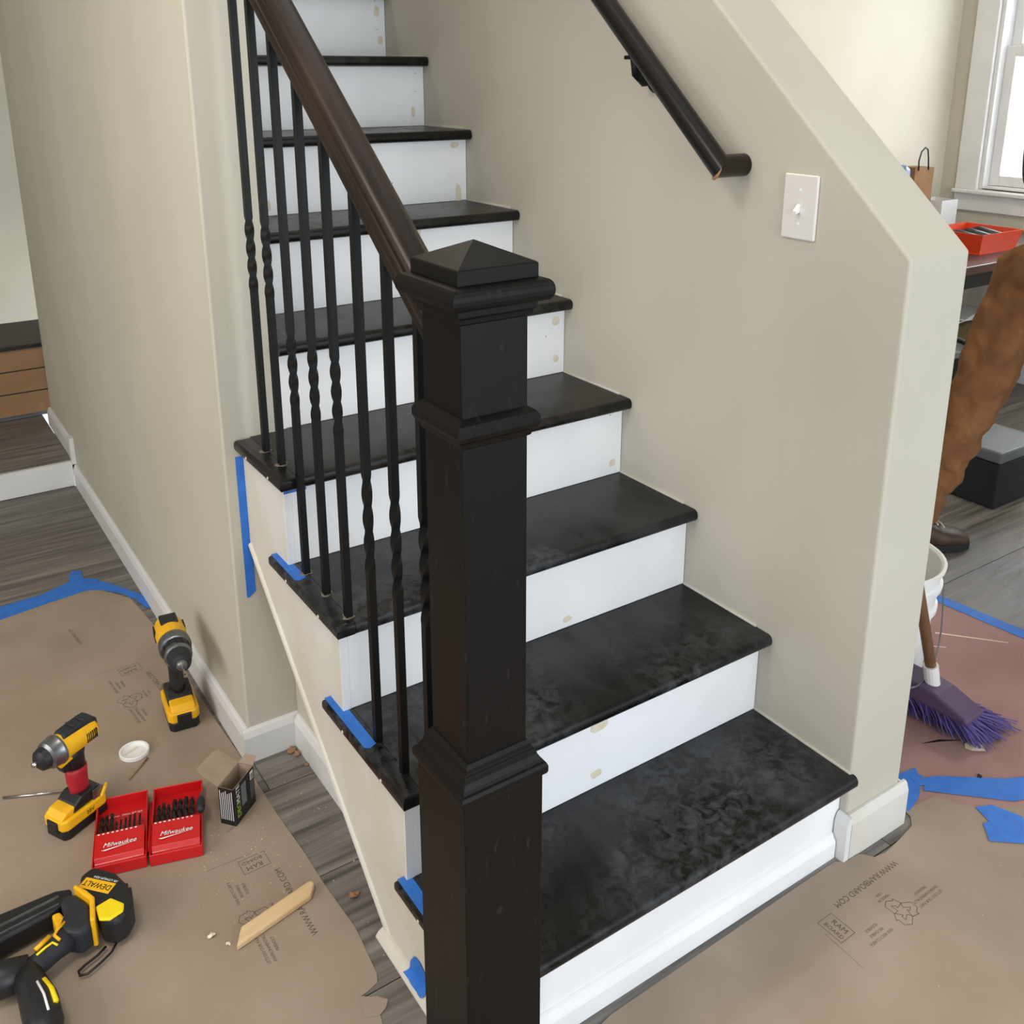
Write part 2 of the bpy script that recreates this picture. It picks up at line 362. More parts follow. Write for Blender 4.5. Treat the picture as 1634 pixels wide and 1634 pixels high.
# caulk and filler patches on the risers
def patch(n, x, z, w, h, m='putty'):
    y = (n - 1) * D_ - .0006; pts = []
    for k in range(10):
        a = 2 * math.pi * k / 10; rr = random.uniform(.75, 1.1)
        pts.append((x + w / 2 * rr * math.copysign(abs(math.cos(a)) ** .7, math.cos(a)), z + h / 2 * rr * math.copysign(abs(math.sin(a)) ** .7, math.sin(a))))
    B().prism(pts, y, y + .0005, 1).obj('filler_patch', M[m], st)
for n, x, z, w, h in ((2, .40, .22, .03, .02), (2, .405, .33, .05, .035), (3, .50, .40, .025, .015), (4, .80, .60, .02, .02), (5, .80, .895, .025, .022), (5, .80, .80, .018, .02), (6, .80, .985, .02, .05),
                      (6, .55, 1.1, .015, .02), (7, .80, 1.16, .022, .06), (7, .79, 1.29, .03, .015), (7, .26, 1.165, .014, .03), (8, .79, 1.37, .012, .03), (9, .80, 1.65, .022, .035), (9, .81, 1.57, .02, .03), (4, .12, .60, .02, .05), (3, .19, .44, .02, .03)):
    patch(n, x, z, w, h)
for n, x, z in ((8, .800, 1.475), (8, .798, 1.425), (9, .795, 1.68), (9, .80, 1.60), (7, .60, 1.20), (6, .62, 1.03), (8, .17, 1.50), (4, .79, .72), (5, .77, .86), (9, .14, 1.66)):
    B().lathe([(.0001, .0004), (.0013, .0004), (.0014, 0)], 8, plane_T((x, (n - 1) * D_, z), (1, 0, 0), (0, 0, 1))).obj('nail_hole', M['slab'], st)
# side skirt (stringer face board) with stepped top edge
sk = [(.300, 0), (WE - .001, .519), (WE - .001, 4 * R_ - T_ - .001)]
sk += [(3 * D_ + .001, 4 * R_ - T_ - .001), (3 * D_ + .001, 3 * R_ - T_ - .001), (2 * D_ + .001, 3 * R_ - T_ - .001), (2 * D_ + .001, 2 * R_ - T_ - .001), (D_ + .001, 2 * R_ - T_ - .001), (D_ + .001, R_ - T_ - .001), (.0865, R_ - T_ - .001), (.0865, 0)]
B().prism([(a, b) for a, b in sk], 0, .015, 0).obj('skirt_board', M['skirt'], st, bevel=.001, seg=1)
# filler boards closing the risers' ends above each return nosing
for n in (2, 3, 4):
    B().box(.0002, .015, (n - 1) * D_, (n - 1) * D_ + .03, (n - 1) * R_ + .0005, n * R_ - T_ - .0012).obj('riser_end', M['riser'], st)
for n in (1, 2, 3):
    ye = {1: n * D_ + .2, 2: n * D_ + .2, 3: n * D_ + .2}[n]
# raised bead along the skirt's lower edge
sl = Vector((0, WE - .301, .519)).normalized()
b0 = Vector((0, .300, 0)); nrm = Vector((0, -sl.z, sl.y))
def off(p, d): return p + nrm * d
P0 = Vector((0, .302, .0)); P1 = Vector((0, WE - .0015, .5195))
rg = []
for p in (P0 + sl * .004, P1):
    q = Vector((0, 0, 0))
    rg.append([Vector((x, p.y, p.z)) + nrm * d for x, d in ((-.0002, .0005), (-.0045, .0005), (-.006, .004), (-.0045, .010), (-.0015, .013), (-.0002, .0135))])
B().loft(rg).obj('edge_bead', M['skirt'], st)
# low shoe moulding: below the skirt and below the first riser
sh = [(0, 0), (-.019, 0), (-.019, .003), (-.014, .010), (-.006, .0145), (0, .0155)]
B().prism([(-.0003 + a, b) for a, b in sh], .0865, .322, 1).obj('shoe_moulding', M['skirt'], st)
B().prism([(-.0003, 0), (-.0125, 0), (-.0125, .036), (-.0105, .041), (-.0075, .044), (-.0045, .052), (-.0003, .054)], .083, W - .017, 0).obj('shoe_moulding', M['riser'], st)
# caulk line along the half wall
for n in range(1, 9):
    B().box(W - .0035, W - .0002, (n - 1) * D_ + (.012 if n > 1 else -.017), n * D_ - .001, n * R_ + .0002, n * R_ + .0035).obj('caulk_line', M['skirt'], st)

# ------------------------------------------------------------------ railing
rl = thing('stair_railing', 'black stair railing with square newel post, sloping rail and twisted iron balusters', 'railing', (.017, .022, 0))
nx, ny = .017, .022
def sq(h, z): return [Vector((a * h, b * h, z)) for a, b in ((-1, -1), (1, -1), (1, 1), (-1, 1))]
def square_lathe(prof, name, parent, bevel=0, m='post'):
    return B().loft([sq(w / 2, z) for w, z in prof]).obj(name, M[m], parent, bevel=bevel)
npost = square_lathe([(.127, 0), (.127, .552)], 'newel_post', rl, .0012)
square_lathe([(.128, .547), (.136, .550), (.1385, .554), (.1385, .562), (.134, .567), (.127, .5685), (.124, .573), (.116, .580), (.113, .587), (.106, .590), (.104, .596), (.097, .601), (.094, .602)], 'base_moulding', npost, .0005)
square_lathe([(.0935, .60), (.0935, 1.205)], 'shaft', npost, .0015)
square_lathe([(.0945, 1.045), (.100, 1.047), (.104, 1.054), (.113, 1.058), (.1175, 1.064), (.1175, 1.073), (.112, 1.078), (.104, 1.081), (.0945, 1.084)], 'collar', npost, .0005)
square_lathe([(.0945, 1.198), (.101, 1.200), (.103, 1.206), (.110, 1.209), (.111, 1.217), (.117, 1.218)], 'neck_moulding', npost, .0005)
prof = [(.112, 1.217)]
for k in range(9):
    a = -math.pi / 2 + math.pi * k / 8
    prof.append((.124 + 2 * .0085 * math.cos(a), 1.2315 + .0135 * math.sin(a)))
prof.append((.112, 1.246))
square_lathe(prof, 'bullnose_moulding', npost, .0)
square_lathe([(.1115, 1.246), (.1115, 1.263), (.108, 1.2645), (.0005, 1.288)], 'cap', npost, .0006)
# handrail: moulded profile swept up the slope
m_ = .798; hz0 = 1.122
pr = [(0, 0), (.010, -.0005), (.0175, -.003), (.0225, -.008), (.0235, -.014), (.0205, -.018), (.0205, -.021), (.0235, -.025), (.0235, -.031), (.0195, -.035), (.0195, -.040), (.0215, -.044), (.0205, -.053)]
pr = pr + [(-a, b) for a, b in reversed(pr) if a > 0]
up = Vector((0, -m_, 1)).normalized()
rings = []
for y in (.060, 3.05):
    c = Vector((0, y - .022, hz0 + m_ * y))
    rings.append([Vector((a, c.y, c.z + b * math.hypot(1, m_))) for a, b in pr])
o = B().loft(rings).obj('handrail', M['rail'], rl); smooth_auto(o, 50)
# balusters
ys = [.811, .728, .638, .544, .451, .352, .256, .165]
bn = [4, 4, 3, 3, 3, 2, 2, 2]
ext_y = [1.0 + .092 * k for k in range(0)]
cache = {}
for y, n in zip(ys, bn):
    zb = n * R_; zt = hz0 + m_ * y - .053 * 1.27 - .001
    H = zt - zb; h = .0062; rg = []
    t0, t1 = {4: (.325, .462), 3: (.335, .470), 2: (.318, .492)}[n]
    N = 28
    zs = [0, t0] + [t0 + (t1 - t0) * k / N for k in range(1, N)] + [t1, H]
    for z in zs:
        f = min(max((z - t0) / (t1 - t0), 0), 1); a = f * 2 * math.pi * 1.0
        hh = h * (1 + .0 * f)
        rg.append([Vector(((px * math.cos(a) - py * math.sin(a)) * hh, (px * math.sin(a) + py * math.cos(a)) * hh, z)) for px, py in ((-1, -1), (1, -1), (1, 1), (-1, 1))])
    o = B().loft(rg).obj('baluster', M['iron'], rl); smooth_auto(o, 60); o.location = (0, y - ny, zb)
    # ring of sawdust and epoxy round the foot
    if n > 2:
        pts = [(math.cos(a) * random.uniform(.008, .016), math.sin(a) * random.uniform(.008, .014)) for a in [2 * math.pi * k / 12 for k in range(12)]]
        d = B().prism(pts, .0002, .0009).obj('sawdust_ring', M['dust'], o)

# ------------------------------------------------------------------ wall handrail
wr = thing('wall_handrail', 'round dark brown handrail returning into the half wall above the stair', 'handrail', (W, .36, 1.31))
xo = .062
p0 = Vector((-xo, 0, 0)); dirv = Vector((0, .345, .301)).normalized()
p1 = p0 + dirv * 2.6
def ring(c, ax, n1, n2, r, seg=20): return [c + n1 * (r * math.cos(a)) + n2 * (r * math.sin(a)) for a in [2 * math.pi * k / seg for k in range(seg)]]
X_ = Vector((1, 0, 0)); up2 = Vector((0, -dirv.z, dirv.y)); r0 = .0215
# mitred joint: ring lies in the bisecting plane
seg = 20; mit = []; endr = []; far = []
mit = [None] * seg; endr = [None] * seg; far = [None] * seg
# the joint plane contains up2 and (X_-dirv); the return runs along +X with the same ring at the joint
for k in range(seg):
    a = 2 * math.pi * k / seg; u = math.cos(a) * r0; v = math.sin(a) * r0
    mit[k] = p0 + up2 * v + X_ * u + dirv * u
    endr[k] = Vector((-.0005, 0, 0)) + up2 * v + dirv * u
    far[k] = p1 + X_ * u + up2 * v
o = B().loft([mit, far]).obj('rail', M['wrail'], wr, smooth=False); smooth_auto(o, 50)
o = B().loft([mit, endr]).obj('rail_return', M['wrail'], wr); smooth_auto(o, 50)
o = B().tube([mit[k % seg] * 1.0 + (mit[k % seg] - p0) * .004 for k in range(8, 18)], [.0006, .0018, .0028, .0034, .0030, .0032, .0026, .0020, .0012, .0006], 8).obj('rubbed_joint', M['rawwood'], wr)
bc = p0 + dirv * .335
br = thing('bracket', None, None); br.parent = wr
o = B().lathe([(.0001, -.010), (.020, -.010), (.026, -.003), (.026, .0)][::-1], 20, plane_T((-.0005, bc.y, bc.z - .068), (0, 1, 0), (0, 0, 1))).obj('rosette', M['iron'], br, smooth=False)
B().tube([(-.004, bc.y, bc.z - .068), (-.035, bc.y, bc.z - .072), (-.056, bc.y, bc.z - .056), (-xo, bc.y, bc.z - .022)], .0095, 10).obj('arm', M['iron'], br, smooth=True)
B().box(-xo - .01, -xo + .01, bc.y - .022, bc.y + .022, bc.z - .028, bc.z - .02).obj('saddle', M['iron'], br, bevel=.002)

# ------------------------------------------------------------------ light switch
sw = thing('light_switch', 'white single toggle light switch plate on the half wall', 'light switch', (W, .2145, 1.246))
B().box(-.0065, -.0003, -.038, .038, -.058, .058).obj('plate', M['switch'], sw, bevel=.004, seg=3)
B().box(-.0075, -.006, -.0055, .0055, -.0125, .0125).obj('toggle_frame', M['switch'], sw)
B().prism([(-.0076, .006), (-.0076, -.009), (-.018, -.012), (-.019, -.006)], -.004, .004, 1).obj('toggle', M['white'], sw, bevel=.001)
for z in (-.030, .030):
    s_ = B().lathe([(.0001, .0015), (.0028, .001), (.003, 0)], 12, plane_T((-.0065, 0, z), (0, -1, 0), (0, 0, 1))).obj('screw', M['white'], sw)
text('ON', .004, M['greyp'], plane_T((-.0067, -.024, -.052), (0, -1, 0), (0, 0, 1)), sw, 'embossed_mark') if False else None

# ------------------------------------------------------------------ blue tape
def strip(name, pts, z, label, m='tape', th=.0005, cat='tape', group=None, name2=None):
    o = B().prism(pts, z, z + th).obj(name, M[m]); tag(o, label, cat, group); return o
def jag(p, q, n=5, a=.004):
    p = Vector(p); q = Vector(q); d = (q - p); nn = Vector((-d.y, d.x)).normalized(); out = []
    for k in range(1, n): out.append(tuple(p + d * (k / n) + nn * random.uniform(-a, a)))
    return out
for n, ya, yb, lab in ((1, .152, .239, 'short blue tape strip on the end of the lowest stair tread, half behind the newel'), (2, .345, .512, 'long blue tape strip on the open end of the second tread'), (3, .622, .745, 'blue tape strip on the open end of the third tread')):
    z = n * R_
    pts = [(-.0125, ya), (-.004, ya - .006), (.0095, ya), (.0105, yb), (-.0125, yb)]
    o = B().prism(pts, z + .0002, z + .0007).obj('tape_strip', M['tape']); tag(o, lab, 'tape')
o = B().prism([(-.0165, .722), (.0035, .722), (.0035, .41), (-.002, .405), (-.012, .398), (-.0165, .400)], WE - .0012, WE - .0005, 1).obj('tape_strip', M['tape']); tag(o, 'long vertical blue tape strip on the end of the left wall', 'tape')
o = B().prism([(3 * D_ - .02, 4 * R_ - T_ - .0015), (WE - .02, 4 * R_ - T_ - .0015), (WE - .02, 4 * R_ - T_ - .007), (3 * D_ - .018, 4 * R_ - T_ - .009)], -.0013, -.0006, 0).obj('tape_strip', M['tape']); tag(o, 'thin blue tape edge showing under the fourth tread end', 'tape')
o = B().box(.0, .045, 3 * D_ - .0012, 3 * D_ - .0006, 4 * R_ - T_ - .016, 4 * R_ - T_ - .002).obj('tape_strip', M['tape']); tag(o, 'small blue tape corner under the nosing of the fourth tread', 'tape')
vs = []; ny_ = 9
for k in range(ny_ + 1):
    y = .160 + .062 * k / ny_; e = math.sin(math.pi * (k + .4) / (ny_ + .8)) ** .5
    for x, z in ((-.0012, .018 + .036 * e), (-.0030, .020 + .014 * e), (-.0050, .0168), (-.0110, .0152), (-.0160, .0122 if k not in (3, 7) else .0135)):
        vs.append((x - random.uniform(0, .0012), y + random.uniform(-.003, .003), z))
fs = [(k * 5 + q, k * 5 + q + 1, k * 5 + q + 6, k * 5 + q + 5) for k in range(ny_) for q in range(4)]
o = mesh('tape_scrap', vs, fs, M['tape']); md = o.modifiers.new('thick', 'SOLIDIFY'); md.thickness = .0005
tag(o, 'crumpled blue tape scrap at the foot of the skirt board beside the newel', 'tape')
# floor tapes, left
strip('floor_tape', [(-.62, 1.925), (-.298, 1.955), (-.200, 1.998), (-.165, 1.972), (-.126, 1.925), (-.105, 1.885), (-.069, 1.815), (-.046, 1.765), (-.046, 1.686), (-.064, 1.706), (-.080, 1.775), (-.105, 1.830), (-.152, 1.886), (-.185, 1.905), (-.308, 1.888), (-.62, 1.83)], .0013, 'blue floor tape holding the far edge of the tan paper by the left wall')
strip('floor_tape', [(-.215, 1.96), (-.218, 2.010), (-.200, 2.056), (-.176, 2.045), (-.180, 1.99), (-.14, 1.955), (-.16, 1.925)], .002, 'loose curled end of blue tape sticking up from the far left paper edge')
# floor tapes, right
strip('floor_tape', [(1.007, .045), (1.007, .004), (1.045, -.018), (1.095, -.005), (1.14, .02), (1.17, .055), (1.09, .07)], .0023, 'blue tape patch on the floor at the corner of the half wall')
strip('floor_tape', [(1.135, .047), (1.16, .033), (1.155, .025), (1.185, .012)] + [(1.30, -.075), (1.45, -.155), (1.43, -.19), (1.25, -.125), (1.12, .002), (1.137, .010), (1.115, .022), (1.128, .028)][0:], .0030, 'wide blue tape strip between tan paper and rose paper on the right')
strip('floor_tape', [(1.165, -.09), (1.20, -.105), (1.22, -.16), (1.16, -.21), (1.10, -.16), (1.135, -.125), (1.15, -.13)], .0038, 'blue tape tail hanging across the tan paper at the right')
strip('floor_tape', [(1.60, .60), (1.888, .501), (2.1, .26), (1.96, -.30), (1.90, -.30), (1.855, .300), (1.852, .469), (1.58, .56)] if False else [(1.50, .80), (1.888, .501), (1.905, .321), (1.945, -.10), (1.90, -.10), (1.864, .297), (1.850, .469), (1.475, .765)], .0023, 'blue tape line where the rose paper meets the bare floor by the bucket')

# ------------------------------------------------------------------ floor papers with print
lp = [(-1.6, 1.80), (-.62, 1.87), (-.306, 1.900), (-.162, 1.905), (-.090, 1.790), (-.078, 1.683), (-.072, 1.603), (-.058, 1.361), (-.066, 1.262), (-.062, 1.091), (-.057, .95), (-.056, .853), (-.054, .713), (-.048, .579), (-.047, .48), (-.041, .362), (-.043, .335), (-.051, .254), (-.058, .238), (-.080, .231), (-.096, .229), (-.070, .215), (-.057, .199), (-.066, .188), (-.081, .181), (-.10, .10), (-.11, -.4), (-1.6, -.4)]
lpo = B().prism(lp, .0003, .0012).obj('floor_paper', M['kraft']); tag(lpo, 'tan printed floor protection paper under the power tools left of the stair', 'floor paper')
fl = B().prism([(-.094, .230), (-.074, .214), (-.058, .198), (-.068, .187), (-.083, .180), (-.105, .19)], .0016, .0022).obj('curled_flap', M['kraft'], lpo)
rp = [(-.02, -.25), (.10, -.055), (.231, -.030), (.705, -.022), (.800, -.0215), (.822, -.034), (.854, -.034), (.863, -.040), (.875, -.057), (.905, -.062), (.963, -.055), (1.01, -.047), (1.030, -.030), (1.036, -.012), (1.124, -.019), (1.167, -.095), (1.25, -.14), (1.6, -.35), (1.6, -1.4), (-.02, -1.4)]
rpo = B().prism(rp, .0013, .0022).obj('floor_paper', M['kraft']); tag(rpo, 'tan printed floor protection paper in front of the bottom step', 'floor paper')
ro = B().prism([(1.008, -.012), (1.03, -.010), (1.12, -.030), (1.16, -.11), (1.6, -.36), (1.93, -.36), (1.89, .10), (1.862, .32), (1.852, .48), (1.48, .78), (1.008, .95)], .0003, .0012).obj('floor_paper', M['rosin']); tag(ro, 'dusty rose rosin paper under the purple broom', 'floor paper')
for a, b_ in (((1.56, .40), (1.66, .30)), ((1.70, .36), (1.82, .22)), ((1.35, .26), (1.42, .20))):
    a = Vector(a); b_ = Vector(b_); d = (b_ - a); nn = Vector((-d.y, d.x)).normalized() * .003
    B().prism([tuple(a + nn), tuple(a - nn), tuple(b_ - nn * .5), tuple(b_ + nn * .4)], .0013, .0016).obj('scuff_mark', M['chip'], ro)
B().prism([(1.255, .098), (1.30, .085), (1.345, .052), (1.30, .077)], .0013, .0017).obj('torn_slit', M['dark'], ro)
def printed(parent, ox, oy, ang, z, sc=1.0, url=True, allb=True):
    R2 = Matrix.Translation((ox, oy, z)) @ Matrix.Rotation(math.radians(ang), 4, 'Z') @ Matrix.Scale(sc, 4)
    def tx(s, x, y, size, rot=0, sx=1):
        text(s, size, M['ink'], R2 @ Matrix.Translation((x, y, 0)) @ Matrix.Rotation(math.radians(rot), 4, 'Z'), parent, 'printed_text', sx=sx, ext=.00005)
    if url: tx('WWW.RAMBOARD.COM', 0, -.078, .0175, 0, .93)
    for k, s in enumerate(('LETS DO OUR PART', 'ENVIRONMENTALLY', 'FRIENDLY')): tx(s, -.068, .013 - k * .0115, .0082, 0, .95)
    for k, s in enumerate(('100% RECYCLABLE', 'REUSABLE', 'FLEXIBLE')): tx(s, .080, .013 - k * .0115, .0082, 0, .95)
    for k, s in enumerate(('MADE IN', 'USA')): tx(s, .004, -.038 - k * .010, .0078)
    # recycling arrows, outline
    g = B()
    def seg(p, q, w=.0011):
        p = Vector(p); q = Vector(q); d = (q - p).normalized(); nn = Vector((-d.y, d.x)) * w / 2
        g.prism([tuple(p + nn), tuple(p - nn), tuple(q - nn), tuple(q + nn)], 0, .0001, 2, R2)
    for k in range(3):
        a = math.radians(90 + 120 * k); ca, sa = math.cos(a), math.sin(a)
        P = [(-.013, .012), (-.004, .030), (.010, .030), (.017, .018), (.021, .020), (.018, .004), (.003, .009), (.007, .012), (.003, .020), (-.004, .008)]
        P = [(x * ca - y * sa, x * sa + y * ca) for x, y in P]
        for i in range(len(P)): seg(P[i], P[(i + 1) % len(P)])
        g.obj('recycling_arrow', M['ink'], parent); g.__init__()
    # boxed logo
    bx = [(.112, -.072), (.150, -.072), (.150, -.020), (.112, -.020)]
    for i in range(4): seg(bx[i], bx[(i + 1) % 4], .0009)
    g.obj('printed_box', M['ink'], parent); g.__init__()
    seg((.158, -.050), (.162, .036), .0006)
    g.obj('printed_line', M['ink'], parent)
    tx('RAM', .124, -.044, .016, 90); tx('BOARD', .140, -.044, .012, 90)
printed(rpo, .808, -.168, -179, .0023)
printed(lpo, -.184, .477, 90.5, .0013)
printed(lpo, -.211, 1.28, 96, .0013)
text('RAMBOARD.COM', .012, M['ink'], Matrix.Translation((-.265, 1.66, .0013)) @ Matrix.Rotation(math.radians(97), 4, 'Z'), lpo, 'printed_text', ext=.00005)

# ------------------------------------------------------------------ wood strip, lid, stick, chips
o = B().prism([(-.088, -.014), (.068, -.014), (.088, .004), (.090, .013), (.082, .017), (-.060, .017)], 0, .013).obj('wood_strip', M['pine'], None, bevel=.003)
o.location = (-.152, .461, .0014); o.rotation_euler = (0, 0, math.radians(12)); tag(o, 'short pale wood strip with an angled end lying on the tan paper', 'wood strip')
lid = thing('jar_lid', 'white round plastic lid lying upside down near the drill', 'lid', (-.2515, 1.072, .0013), group=None)
B().lathe([(.0315, .0), (.0325, .001), (.0325, .009), (.031, .0098), (.0285, .0095), (.028, .0028), (.001, .0025)], 36).obj('rim', M['white'], lid, smooth=False)
B().tube([(.018 * math.cos(a), .018 * math.sin(a), .0028) for a in [2 * math.pi * k / 24 for k in range(25)]], .0006, 6).obj('inner_ring', M['white'], lid)
B().tube([(-.02, .0, .004), (.01, .012, .005)], .0012, 5).obj('residue', M['chip'], lid)
o = B().tube([(-.232, 1.036, .0035), (-.258, 1.010, .0035), (-.284, .985, .0033)], .0022, 8, .0012).obj('drill_bit', M['torn'], None, smooth=True); tag(o, 'thin brown stick lying next to the white lid', 'stick')
o = B().tube([(-.158, .716, .003), (-.140, .724, .003)], .0009, 6).obj('finishing_nail', M['chrome']); tag(o, 'tiny bright nail lying right of the red case', 'nail')
def chips(name, n, region, z, smin, smax, m, label, cat):
    b = B()
    for k in range(n):
        x, y = region(); s = random.uniform(smin, smax); a = random.uniform(0, 6.28)
        T = Matrix.Translation((x, y, z)) @ Matrix.Rotation(a, 4, 'Z')
        e = random.uniform(.3, 1)
        b.add([T @ Vector(v) for v in ((-s, -s * e * .5, 0), (s * .8, -s * e * .4, 0), (s, s * e * .4, s * .3), (-s * .6, s * e * .5, s * .5), (0, 0, s * .7))], [(0, 1, 4), (1, 2, 4), (2, 3, 4), (3, 0, 4), (0, 3, 2, 1)])
    o = b.obj(name, m); tag(o, label, cat, kind='stuff'); return o
def gaussr(cx, cy, sx, sy): return lambda: (random.gauss(cx, sx), random.gauss(cy, sy))
def clamp_left():
    x, y = random.gauss(-.16, .055), random.gauss(.66, .09)
    return min(x, -.03), y
chips('sawdust', 240, clamp_left, .0013, .0005, .0016, M['chip'], 'pale wood dust scattered on the paper below the red case', 'sawdust')
chips('sawdust', 45, lambda: (random.uniform(-.03, .04), random.uniform(.25, .85)), .0003, .0005, .002, M['chip'], 'pale wood crumbs scattered on the bare planks beside the skirt board', 'sawdust')
chips('sawdust', 60, lambda: (random.uniform(.3, 1.5), random.uniform(-.75, -.08)), .0023, .0004, .0014, M['chip'], 'pale crumbs on the tan paper in front of the bottom step', 'sawdust')
chips('sawdust', 26, lambda: (random.uniform(1.93, 2.4), random.uniform(0, .38)), .0003, .0008, .003, M['chip'], 'pale crumbs on the grey planks beyond the rose paper', 'sawdust')
def scrap(x, y, z, r, m, label, cat, name='paper_scrap', lift=.006):
    n = 9; c = Vector((x, y, z)); vs = [c + Vector((0, 0, lift))]; 
    for k in range(n):
        a = 2 * math.pi * k / n; rr = r * random.uniform(.6, 1.15)
        vs.append(c + Vector((math.cos(a) * rr, math.sin(a) * rr, random.uniform(0, lift))))
    vs += [v - Vector((0, 0, .0006)) for v in vs]
    k = n + 1
    fs = [(0, i, i % n + 1) for i in range(1, n + 1)] + [(k, k + i % n + 1, k + i) for i in range(1, n + 1)] + [(i, k + i, k + i % n + 1, i % n + 1) for i in range(1, n + 1)]
    o = mesh(name, vs, fs, m); tag(o, label, cat); return o
scrap(-.262, .485, .002, .007, M['chip'], 'larger pale wood chip on the tan paper left of the wood strip', 'wood chip', 'wood_chip')
scrap(-.243, .452, .002, .005, M['chip'], 'small pale wood chip on the tan paper below the wood strip', 'wood chip', 'wood_chip')
scrap(.048, .882, .0008, .012, M['torn'], 'torn brown paper scrap in the corner under the wall end', 'paper scrap')
scrap(.052, .862, .001, .009, M['torn'], 'curled brown scrap just below the corner scrap', 'paper scrap', lift=.01)
scrap(.056, .818, .001, .006, M['torn'], 'smallest torn brown scrap against the recessed baseboard', 'paper scrap')
scrap(-.012, .427, .0012, .011, M['torn'], 'torn square of brown paper on the planks touching the skirt board', 'paper scrap')
scrap(1.345, .025, .002, .028, M['chip'], 'flake of pale plaster on the rose paper beside the broom bristles', 'plaster flake', 'plaster_flake', lift=.004)
scrap(1.26, -.04, .0026, .006, M['dark'], 'dark splinter on the rose paper near the wide tape', 'splinter', 'wood_splinter')

# ------------------------------------------------------------------ small black screw carton
bxo = thing('screw_box', 'small open black carton with tan flaps standing on the tan paper', 'box', (-.1175, .760, .0013), math.radians(39.5))
L2, W2, H2, t2 = .0385, .0175, .088, .0008      # half length, half width, height
B().box(-L2, L2, -W2, W2, 0, t2).obj('carton_bottom', M['cardout'], bxo)
def wall_box(x0, x1, y0, y1, name='carton_side'):
    o = B().box(x0, x1, y0, y1, 0, H2).obj(name, M['cardout'], bxo); return o
wall_box(-L2, L2, -W2, -W2 + t2); wall_box(-L2, L2, W2 - t2, W2); wall_box(-L2, -L2 + t2, -W2 + t2, W2 - t2); wall_box(L2 - t2, L2, -W2 + t2, W2 - t2)
ins = B().box(-L2 + t2, L2 - t2, -W2 + t2, -W2 + 2 * t2, t2, H2).box(-L2 + t2, L2 - t2, W2 - 2 * t2, W2 - t2, t2, H2 + .0).box(-L2 + t2, -L2 + 2 * t2, -W2 + 2 * t2, W2 - 2 * t2, t2, H2).box(L2 - 2 * t2, L2 - t2, -W2 + 2 * t2, W2 - 2 * t2, t2, H2)
ins.obj('carton_lining', M['cardin'], bxo)
fl1 = Matrix.Translation((0, W2, H2)) @ Matrix.Rotation(math.radians(28), 4, 'X')
B().prism([(-L2, 0), (L2, 0), (L2 * .96, .050), (L2 * .6, .057), (-L2 * .85, .057), (-L2 * .98, .045)], 0, t2, 2, fl1).obj('top_flap', M['cardin'], bxo)
fl2 = Matrix.Translation((L2, 0, H2)) @ Matrix.Rotation(math.radians(-12), 4, 'Y')
B().prism([(0, -W2), (0, W2), (.024, W2 * .8), (.024, -W2 * .6)], 0, t2, 2, fl2).obj('dust_flap', M['cardin'], bxo)
# printing: fine white lines on the narrow end, lettering and a window on the broad face
b = B()
for k in range(7):
    yy = -W2 + .004 + k * .0045
    b.box(-L2 - .0003, -L2 - .0001, yy, yy + .0014, .012, .082 - (k % 3) * .003)
b.obj('printed_lines', M['ink_w'], bxo)
fT = plane_T((0, -W2 - .0002, 0), (0, 0, 1), (-1, 0, 0))
text('DECK', .017, M['green'], plane_T((-L2 + .016, -W2 - .0002, .034), (0, 0, 1), (-1, 0, 0)), bxo, 'printed_text', ext=.0001)
text('MATE', .017, M['ink_w'], plane_T((-L2 + .016, -W2 - .0002, .066), (0, 0, 1), (-1, 0, 0)), bxo, 'printed_text', ext=.0001)
B().box(-L2 + .027, -L2 + .045, -W2 - .0004, -W2 - .0001, .028, .078).obj('window_film', M['greyp'], bxo)
B().box(L2 - .018, L2 - .001, -W2 - .0005, -W2 - .0001, .020, .062).obj('grey_label', M['grey'], bxo)
B().box(L2 - .015, L2 - .004, -W2 - .0006, -W2 - .0001, .064, .083).obj('barcode_label', M['ink_w'], bxo)
b = B()
for k in range(6): b.box(L2 - .0135 + k * .0015, L2 - .0128 + k * .0015, -W2 - .0008, -W2 - .0006, .066, .078)
b.obj('barcode_bars', M['ink_k'], bxo)

